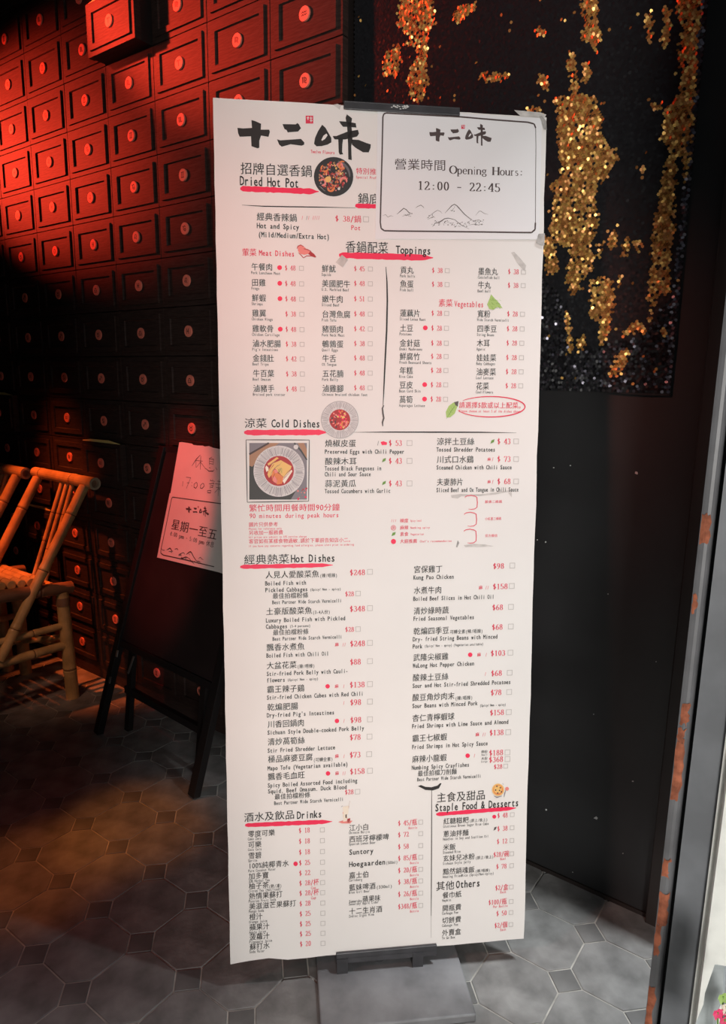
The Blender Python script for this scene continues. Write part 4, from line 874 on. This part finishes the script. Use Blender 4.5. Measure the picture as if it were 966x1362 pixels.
for i in range(22):
    x = 534 + R.gauss(0, 7); y = 141.5 + R.gauss(0, 1.1); poly_px(mb, Plane(B.at(0, 0, .0060), B.U, B.V), [(x - 1.6, y), (x, y - 1), (x + 1.6, y + .2), (x, y + .8)], 'speck', .0002 + i * 1e-5)
mb.build('adhesive_residue', stand)
uA, vA = B.px(447, 1272); uB, vB = B.px(580.5, 1249)
mb = MB(); uc = (uA + uB) / 2; hw = (uB - uA) / 2; v1 = B.px(513, 1260)[1]
mb.box(B.at(uc, v1 - .011, .004), (B.U, B.V, B.N), (hw, .011, .003), 'metal'); mb.box(B.at(uc, -.0035, -.003), (B.U, B.V, B.N), (hw, .0015, .010), 'metal'); mb.box(B.at(uc, v1 - .008, -.010), (B.U, B.V, B.N), (hw, .012, .0025), 'metal')
mb.build('bottom_clip', stand, bevel=.001)
for uu in (uc - hw * .88, uc + hw * .62):
    mb = MB(); p = B.at(uu, -.004, .0); z0 = p.z; mb.box((p.x, p.y, (z0 + .02) / 2), bz, (.011, .009, (z0 - .02) / 2 + .001), 'metal'); mb.build('clip_foot', stand)
mb = MB(); mb.tube([B.at(BW / 2, .0, -.024), B.at(BW / 2, BH - .004, -.024)], [.011] * 2, 'metal', 14)
p = B.at(BW / 2, 0, -.024); mb.tube([(p.x, p.y, .02), p], [.013, .011], 'metal', 14)
for vv in (.012, BH - .02): mb.box(B.at(BW / 2, vv, -.017), (B.U, B.V, B.N), (.03, .008, .007), 'metal')
mb.build('pole', stand)

# ================================================================== SEQUIN CLOTH
CP = Plane(room(0, -.044, 0), WU, WZ)
u0c, u1c = .612, 1.410; z1c = 2.79
cz = lambda u: 1.172 + (u - u0c) / (u1c - u0c) * 0 + .004 * math.sin(u * 17)
cloth = thing('sequin_cloth', room(1.0, -.044, 1.172), 'black sequin cloth with brushed gold patches hanging on the black wall panel', 'cloth')
mb = MB(); n = 20
top = [(u0c + (u1c - u0c) * i / n, z1c) for i in range(n + 1)]; bot = [(u, cz(u)) for u, z in top]
def cw(u, z): return .003 * math.sin(u * 23 + z * 3) + .002 * math.sin(z * 11 + u * 5)
vs = []; NZ = 30
for j in range(NZ + 1):
    for i in range(n + 1):
        u = top[i][0]; z = cz(u) + (z1c - cz(u)) * j / NZ; vs.append(CP.at(u, z, cw(u, z)))
mb.add(vs, [(j * (n + 1) + i, j * (n + 1) + i + 1, (j + 1) * (n + 1) + i + 1, (j + 1) * (n + 1) + i) for j in range(NZ) for i in range(n)], 'seq_back')
o = mb.build('backing_cloth', cloth, smooth=True)
def P_(pts, k, ox, oy): return [CP.px(ox + x / k, oy + y / k) for x, y in pts]
a_ = (3.322, 700, 130); c_ = (1.8365, 440, 0)
GOLD = [P_(p, *a_) for p in (
 [(130,-10),(230,-15),(310,0),(345,100),(340,160),(385,240),(410,275),(370,340),(320,400),(310,440),(325,560),(290,640),(310,690),(300,760),(260,800),(230,870),(210,880),(190,860),(180,800),(200,650),(175,680),(140,640),(100,600),(120,500),(110,410),(100,380),(160,340),(190,280),(170,180),(130,150),(180,110),(160,60)],
 [(285,810),(330,785),(370,800),(405,870),(385,960),(370,1040),(350,1110),(330,1100),(325,1000),(290,970)],
 [(600,60),(660,20),(731,0),(731,160),(715,200),(722,280),(705,380),(690,385),(692,250),(670,260),(655,450),(650,600),(640,700),(635,860),(580,870),(565,930),(550,990),(540,980),(540,880),(550,740),(560,560),(575,500),(600,360),(625,250),(595,180)],
 [(172,945),(190,940),(200,1000),(208,1130),(190,1135),(185,1050)], [(228,1130),(240,1050),(268,1045),(262,1100),(245,1130)], [(435,1050),(440,1030),(490,980),(530,1000),(535,1040),(480,1040)],
 [(375,1230),(385,1180),(425,1110),(455,1120),(450,1180),(400,1235)], [(600,1010),(625,1010),(620,1050),(600,1050)], [(370,590),(402,590),(400,670),(375,675)], [(430,620),(458,615),(450,700),(425,700)], [(480,630),(510,630),(505,700),(488,695)],
 [(320,640),(350,635),(335,715),(318,710)], [(405,785),(425,785),(428,850),(405,830)], [(497,300),(527,300),(525,332),(500,330)], [(556,20),(595,18),(598,58),(560,60)], [(70,600),(140,640),(140,780),(90,780)])] + [P_(p, *c_) for p in (
 [(168,-20),(255,-20),(258,60),(240,90),(235,160),(240,200),(225,248),(195,248),(185,190),(212,130),(200,110),(170,110),(175,150),(160,190),(130,190),(125,160),(140,120),(195,95),(165,60)],
 [(610,-20),(660,-20),(655,50),(665,90),(650,140),(640,110),(615,105),(625,60),(613,30)], [(580,125),(598,125),(608,240),(590,245),(583,190)], [(612,152),(640,160),(640,200),(618,205)],
 [(843,10),(850,-20),(912,-20),(905,60),(895,160),(889,262),(885,300),(850,300),(845,270),(805,285),(815,262),(850,235),(855,190),(845,130),(862,70)], [(810,20),(832,15),(832,115),(808,122)], [(770,30),(790,25),(786,110),(770,108)],
 [(300,35),(318,18),(360,10),(358,28),(318,60),(302,55)], [(355,180),(442,180),(440,190),(400,205),(365,195)], [(505,185),(530,188),(535,225),(515,222)], [(500,68),(530,66),(528,92),(505,88)], [(548,240),(600,235),(700,395),(640,420),(560,420)], [(610,235),(650,240),(665,330),(620,330)], [(470,262),(520,262),(524,285),(480,282)])]
GLINT = [P_(p, *a_) for p in ([(640,870),(660,700),(700,385),(718,385),(690,700),(655,1050),(640,1310),(590,1310),(560,1180),(480,1100),(560,1000)], [(60,1000),(300,1100),(480,1060),(600,1250),(640,1312),(60,1290)], [(60,780),(180,900),(200,1200),(60,1200)])]  # regions where black sequins get the painted glint colour
def inside(p, poly):
    x, y = p; c = False; n = len(poly); j = n - 1
    for i in range(n):
        if (poly[i][1] > y) != (poly[j][1] > y) and x < (poly[j][0] - poly[i][0]) * (y - poly[i][1]) / (poly[j][1] - poly[i][1]) + poly[i][0]: c = not c
        j = i
    return c
GB = [(min(p[0] for p in q_), max(p[0] for p in q_), min(p[1] for p in q_), max(p[1] for p in q_), q_) for q_ in GOLD]
SB = [(min(p[0] for p in q_), max(p[0] for p in q_), min(p[1] for p in q_), max(p[1] for p in q_), q_) for q_ in GLINT]
hit = lambda u, z, L_: any(a <= u <= b_ and c <= z <= d and inside((u, z), q_) for a, b_, c, d, q_ in L_)
R = random.Random(21); mbs = MB(); st = .0060; rr = .0036
HEX = [(math.cos(PI / 3 * k), math.sin(PI / 3 * k)) for k in range(6)]
nrow = int((z1c - 1.172) / (st * .82))
for j in range(nrow):
    z = 1.176 + j * st * .82
    ncol = int((u1c - u0c) / st)
    for i in range(ncol + 1):
        u = u0c + .003 + (i + .5 * (j % 2)) * st; 
        if u > u1c: continue
        if z > 2.35: break
        uj, zj = u + R.uniform(-.0035, .0035), z + R.uniform(-.0035, .0035)
        g = hit(uj, zj, GB) and R.random() < .93
        s_ = (not g) and hit(uj, zj, SB)
        if not g and R.random() < .006: g = True
        edge_ = u > u1c - .012
        if g: m_ = 'seq_gold' if R.random() < .5 else 'seq_gold2'; tl = .36
        elif s_ or edge_: m_ = 'seq_glint' if R.random() < (.2 if not edge_ else .8) else 'seq_black'; tl = .38
        else: m_ = 'seq_black'; tl = .07
        ta, tb = R.gauss(-.05, tl), R.gauss(0, tl)
        c = CP.at(u, z, cw(u, z) + .0022 + R.uniform(0, .0008))
        X = (WU + WN * math.sin(ta)).normalized(); Y = (WZ + WN * math.sin(tb)).normalized()
        mbs.add([c + X * (rr * a) + Y * (rr * b_) for a, b_ in HEX], [(0, 1, 2, 3, 4, 5)], m_)
o = mbs.build('sequins', cloth); o['kind'] = 'stuff'
print('sequins', len(mbs.f))

# ================================================================== BAMBOO CHAIRS
CHF = Vector((-1.07741548, 2.39402752, 0))
def cpt(u, f, z): return WU * u + WN * f + WZ * z       # chair-local: u across, f forward, z up
def bamboo(name, p0, p1, r, nodes, parent, origin, mat_='bamboo', open0=False, open1=False, r1=None):
    p0, p1 = Vector(p0), Vector(p1); r1 = r1 or r; L_ = (p1 - p0).length; ts = {0: 1., 1: 1.}
    for t in nodes:
        e = .012 / L_
        for d, k in ((-1.6, 1.), (-.5, 1.05), (-.18, .99), (.18, .99), (.5, 1.07), (1.6, 1.)): ts[min(.999, max(.001, t + d * e))] = k
    mb = MB(); tt = sorted(ts)
    pts = [p0 + (p1 - p0) * t for t in tt]; rad = [(r + (r1 - r) * t) * ts[t] for t in tt]
    mb.tube(pts, rad, mat_, 18, caps=False)
    d = (p1 - p0).normalized()
    for t in nodes:
        c = p0 + (p1 - p0) * t; rr_ = (r + (r1 - r) * t) * 1.003; e = .0016; mb.tube([c - d * e, c + d * e], [rr_, rr_], 'bamboo_n', 18, caps=False)
    for c, dd, rr_, op in ((p0, -d, r, open0), (p1, d, r1, open1)):
        if op:
            rx = dd.cross(Vector((.1, .2, 1))).normalized(); ry = dd.cross(rx); n = 18
            ringp = lambda q_, a_: [c + dd * a_ + (rx * math.cos(2 * PI * k / n) + ry * math.sin(2 * PI * k / n)) * q_ for k in range(n)]
            vs_ = ringp(rr_, 0) + ringp(rr_ * .66, .0005) + ringp(rr_ * .60, -.012)
            mb.add(vs_, [(i * n + k, i * n + (k + 1) % n, (i + 1) * n + (k + 1) % n, (i + 1) * n + k) for i in range(2) for k in range(n)], 'bamboo_w')
            mb.add(ringp(rr_ * .60, -.012), [tuple(range(n))], 'bamboo_d')
        else: mb.tube([c, c + dd * .001], [rr_, rr_ * .9], mat_, 18)
    return mb.build(name, parent, origin, smooth=False)
def make_chair():
    ch = thing('bamboo_chair', (0, 0, 0), 'orange lit bamboo chair standing next to the black easel, back towards the drawer cabinet', 'chair', 'bamboo chairs in front of the drawer cabinet')
    wd = .34; O = Vector((0, 0, 0))
    def bb(name, a, b_, r, nodes, **k): return bamboo(name, cpt(*a), cpt(*b_), r, nodes, ch, O, **k)
    bb('leg', (0, 0, .0), (0, .012, .415), .0235, (.28, .93), r1=.022, open0=False)                 # near rear leg
    bb('leg', (-wd, 0, .0), (-wd, .012, .415), .0225, (.35, .9))
    bb('leg', (0, .43, .0), (0, .40, .45), .0235, (.4, .85)); bb('leg', (-wd, .43, .0), (-wd, .40, .45), .0225, (.3, .8))
    bb('seat_rail', (0, -.024, .424), (0, .46, .478), .0225, (.25, .6, .9), mat_='bamboo_d', open0=True, open1=True)
    bb('seat_rail', (-wd, -.024, .424), (-wd, .46, .478), .0225, (.33, .7), mat_='bamboo_d', open0=True)
    bb('back_post', (.01, .255, .235), (.012, -.094, .788), .0165, (.17, .50, .83), r1=.018)
    bb('back_post', (-wd + .03, .255, .235), (-wd + .03, -.094, .788), .0165, (.12, .45, .8), r1=.018)
    bb('top_rail', (-wd - .01, -.108, .806), (.062, -.108, .802), .0205, (.13, .66), r1=.0225, open1=True, open0=True)
    for i, uu in enumerate((-.075, -.11, -.145)):
        bb('back_slat', (uu + .012, .045 + .004 * i, .43), (uu, -.10, .785), .0072, (.28 + .07 * (i % 3), .7), r1=.0085)
    bb('stretcher', (0, .02, .288), (0, .42, .300), .0125, (.28, .75)); bb('stretcher', (0, .012, .212), (0, .42, .222), .0155, (.3, .62))
    bb('stretcher', (-wd, .02, .25), (-wd, .42, .26), .0125, (.4,)); bb('stretcher', (-wd, .0, .16), (0, .0, .2), .012, (.5,)); bb('stretcher', (-wd, .42, .2), (0, .42, .2), .014, (.4,))
    bb('stretcher', (-wd, .2, .18), (-.01, .015, .24), .011, (.5,))
    bb('seat_bar', (-wd, .05, .445), (0, .05, .445), .013, (.3, .7)); bb('seat_bar', (-wd, .44, .49), (0, .44, .49), .014, (.4,))
    for i in range(11):
        f = .075 + i * .034; bb('seat_slat', (-wd + .024, f, .455 + f * .11), (-.024, f, .455 + f * .11), .0155 if i % 2 else .0145, (.35 + .03 * (i % 4), .82))
    mb = MB(); mb.tube([cpt(0, .011, .365), cpt(0, .011, .395)], [.0245, .0242], 'bamboo_d', 18); mb.build('binding', ch, O)
    return ch
def copy_tree(o, parent=None):
    c = o.copy(); COL.objects.link(c); c.parent = parent
    for k_ in o.children: copy_tree(k_, c)
    return c
chair = make_chair(); chair.location = CHF + Vector((0, 0, TH))
ch2 = copy_tree(chair); ch2.location = CHF - WU * .425 + WN * .03 + Vector((0, 0, TH)); ch2['label'] = 'bamboo chair farther from the easel, only part of its back in the photo'

# ================================================================== EASEL BOARD
FL_ = Vector((-.8793789, 2.12464983, 0)); FR_ = Vector((-.47460205, 1.78155141, 0)); e_ = (FR_ - FL_).normalized(); m_v = Vector((-e_.y, e_.x, 0))
th = .240; A = Plane(FL_, e_, Vector((0, 0, 1)) * math.cos(th) + m_v * math.sin(th))
easel = thing('easel_board', (FL_ + FR_) / 2, 'black wooden folding easel board leaning on the drawer cabinet behind the menu board', 'easel')
TL, BL, BR = A.px(222, 597), A.px(161, 853.5), A.px(286, 904.5); vb = (BL[1] + BR[1]) / 2; TRu = TL[0] + (BR[0] - BL[0]) * .93; vtop = TL[1] - .004
def aq(mb, pts, h0, h1, m):
    k = len(pts); mb.add([A.at(a, b_, h1) for a, b_ in pts] + [A.at(a, b_, h0) for a, b_ in pts], [tuple(range(k)), tuple(reversed(range(k, 2 * k)))] + [(i, k + i, k + (i + 1) % k, (i + 1) % k) for i in range(k)], m)
mb = MB(); aq(mb, [(BL[0], vb), (BR[0], vb), (TRu, vtop), (TL[0], vtop)], -.006, .000, 'chalk'); mb.build('writing_panel', easel)
def bar(name, a, b_, w_, h0, h1, m='blackwood'):
    d = Vector((b_[0] - a[0], b_[1] - a[1])).normalized(); nx, ny = -d.y * w_ / 2, d.x * w_ / 2
    mb = MB(); aq(mb, [(a[0] - nx, a[1] - ny), (b_[0] - nx, b_[1] - ny), (b_[0] + nx, b_[1] + ny), (a[0] + nx, a[1] + ny)][::1], h0, h1, m); return mb.build(name, easel, bevel=.001)
fl0 = A.px(131, 976); fr0 = A.px(257, 1060)
bar('frame_leg', (fl0[0] - .004, .006), (TL[0] - .018, vtop + .01), .026, -.014, .010)
bar('frame_leg', (fr0[0], .006), (TRu + .018, vtop + .01), .030, -.014, .010)
bar('frame_rail', (BL[0] - .01, vb - .012), (BR[0] + .01, vb - .012), .022, -.012, .006)
bar('frame_rail', (TL[0] - .01, vtop + .004), (TRu + .01, vtop + .004), .020, -.012, .0006)
for dx in (.045, .44):
    p0 = FL_ + e_ * dx + m_v * .085; p1 = FL_ + e_ * (dx + .01) + m_v * .125 + Vector((0, 0, .40))
    mb = MB(); mb.box((p0 + p1) / 2, (e_, (p1 - p0).normalized(), e_.cross((p1 - p0).normalized())), (.012, (p1 - p0).length / 2, .009), 'blackwood'); mb.build('rear_leg', easel)
mb = MB(); p0 = FL_ + e_ * .03 + m_v * .10 + Vector((0, 0, .14)); mb.box(p0 + e_ * .22, (e_, m_v, WZ), (.23, .008, .012), 'blackwood'); mb.build('rear_rail', easel)
for x, y in ((160, 869), (150.5, 904)):
    uu, vv = A.px(x, y); mb = MB(); mb.box(A.at(uu, vv, .012), (A.U, A.V, A.N), (.004, .011, .002), 'steel'); mb.build('hinge', easel)
mb = MB(); mb.box(A.at(*A.px(167, 885), -.02), ((A.U * .25 + A.V).normalized(), (A.V * .25 - A.U).normalized(), A.N), (.032, .003, .002), 'steel'); mb.build('brace', easel)

0 and print('easel top n', [(A.at(a_0, vtop + .014, -.014) - W0).dot(WN) for a_0 in (TL[0], TRu)])
# notices on the easel
NP_ = Plane(A.at(0, 0, .0012), A.U, A.V)
def notice(name, c4, label, seed, lift=0.):
    NP_ = Plane(A.at(0, 0, .0016 + lift), A.U, A.V)
    t = thing(name, NP_.at(*NP_.px(*c4[3])), label, 'notice'); R = random.Random(seed)
    uv = [NP_.px(*p) for p in c4]; k = len(uv)
    mb = MB(); mb.add([NP_.at(a, b_, .0003) for a, b_ in uv] + [NP_.at(a, b_, -.0004) for a, b_ in uv], [tuple(reversed(range(k))), tuple(range(k, 2 * k))] + [(i, (i + 1) % k, k + (i + 1) % k, k + i) for i in range(k)], 'pinkpaper')
    mb.build('paper', t); return t
K = lambda x, y: (200 + x / 7.17, 580 + y / 7.17)
n1 = notice('handwritten_notice', [K(277, 60), K(300, 58), K(395, 72), K(410, 84), K(450, 90), K(500, 92), K(520, 100), K(560, 96), K(600, 112), K(760, 142), K(745, 640), K(670, 618), K(193, 549), K(215, 420), K(245, 240)], 'pink lit paper with handwritten Chinese and 17:00 on top of the easel board', 1)
n2 = notice('printed_notice', [K(186, 545), K(745, 628), K(715, 1322), K(660, 1300), K(65, 1158), K(125, 850)], 'pink lit printed sheet with black border below the handwritten paper on the easel', 2, .0012)
NQ = Plane(A.at(0, 0, .0020), A.U, A.V)
HP = Print(); SEC[0] = 'n'
slp = lambda u0, u1, t: t
def hand(part, strokes, w_):
    for q_ in strokes: stroke_px(HP.g(part), NQ, [K(*p) for p in q_], w_, 'ink_brown', .0004, taper=.5)
hand('handwriting', [[(478,180),(440,220),(398,285)],[(437,235),(437,300)],[(430,232),(500,240)],[(483,190),(480,250),(478,320)],[(480,245),(440,300)],[(482,250),(530,315)],
 [(590,200),(560,215)],[(565,215),(565,275)],[(565,218),(605,222),(600,275)],[(566,240),(598,245)],[(565,262),(600,268)],[(530,310),(560,335),(600,335),(610,320)],[(560,300),(575,305)],[(625,300),(638,325)],
 [(312,430),(308,480)],[(342,392),(388,398)],[(385,400),(345,500)],[(350,445),(372,447)],[(397,440),(400,448)],[(395,470),(398,478)],[(440,440),(418,460),(418,490),(435,498),(450,475),(447,450),(440,440)],[(500,450),(480,470),(478,495),(495,500),(515,478),(510,455),(500,450)],
 [(570,425),(615,432)],[(575,412),(580,430)],[(595,412),(598,432)],[(560,455),(610,450),(600,470)],[(575,460),(570,500)],[(580,470),(600,475),(595,490),(575,488)],[(545,520),(580,520),(575,542),(548,540),(545,520)],
 [(640,430),(700,440)],[(655,415),(655,450)],[(620,455),(690,462)],[(628,490),(700,500)],[(650,455),(648,570)],[(650,500),(615,540)],[(652,500),(680,530)]], .8)
HP.flush(n1); HP = Print(); NQ = Plane(A.at(0, 0, .0032), A.U, A.V)
fr = [(560, 618), (640, 640), (760, 655)]
bl = [(760, 658), (600, 635), (235, 585), (212, 583), (203, 600), (150, 860), (104, 1075), (100, 1115), (125, 1135), (400, 1195), (560, 1235), (610, 1246)]
for i in range(len(bl) - 1): stroke_px(HP.g('border_line'), NQ, [K(*bl[i]), K(*bl[i + 1])], .8, 'ink_brown', .0004, taper=1)
x0, y0 = K(340, 655); x1, y1 = K(560, 672); logo(HP.g('logo'), NQ, (x0, x1, y0, y1, 14), 'ink_brown', 'pinkpaper', 'food_r')
def Tn(s, x, y, x1, eh, **k): 
    T(s, *K(x, y), 0, eh, 'ink_brown', 'lettering', P=NQ, pr=HP, x1=K(x1, 0)[0], h=.0004, **k)
Tn('星期一至五', 203, 838, 640, 15, bold=.01, slope=0.0); Tn('4:00 pm - 5:00 pm 休息', 190, 928, 610, 8, serif=True)
mountains(HP.g('mountain_drawing'), NQ, lambda p: K(110 + (p[0] - 38) * .66 - (p[1] - 80) * .15, 1035 + (p[1] - 80) * .72 + (p[0] - 38) * .16), .8, ('ink_brown', 'ink_mid'))
HP.flush(n2)

# ================================================================== FLOWERS at the door post
fb = upx(962, .80); flw = thing('flower_bunch', Vector((fb.x + .02, fb.y, .0)), 'small bunch of pink and cream flowers beside the pale door post', 'flowers')
R = random.Random(14)
mb = MB(); mb.tube([Vector((fb.x + .02, fb.y, 0)), Vector((fb.x + .02, fb.y, .11))], [.03, .042], 'beige', 16); mb.build('pot', flw)
for i, (px, py, m_) in enumerate([(955, 1346, 'petal'), (964, 1356, 'petal'), (966, 1338, 'petal_w'), (962, 1325, 'green2'), (972, 1345, 'petal_w')]):
    d = FW + RT * ((px - CX) / FPX) - UP * ((py - CY) / FPX); c = EYE + d * (.80 / d.y); mb = MB()
    for k_ in range(6):
        t = 2 * PI * k_ / 6; o_ = Vector((math.cos(t), -.25, math.sin(t))); s_ = Vector((-math.sin(t), 0, math.cos(t)))
        mb.add([c, c + o_ * .006 + s_ * .004, c + o_ * .010 + Vector((0, -.003, 0)), c + o_ * .006 - s_ * .004], [(0, 1, 2, 3)], m_)
    mb.tube([c, Vector((fb.x + .02, fb.y, .09))], [.0012, .0015], 'green', 6); mb.build('flower', flw)
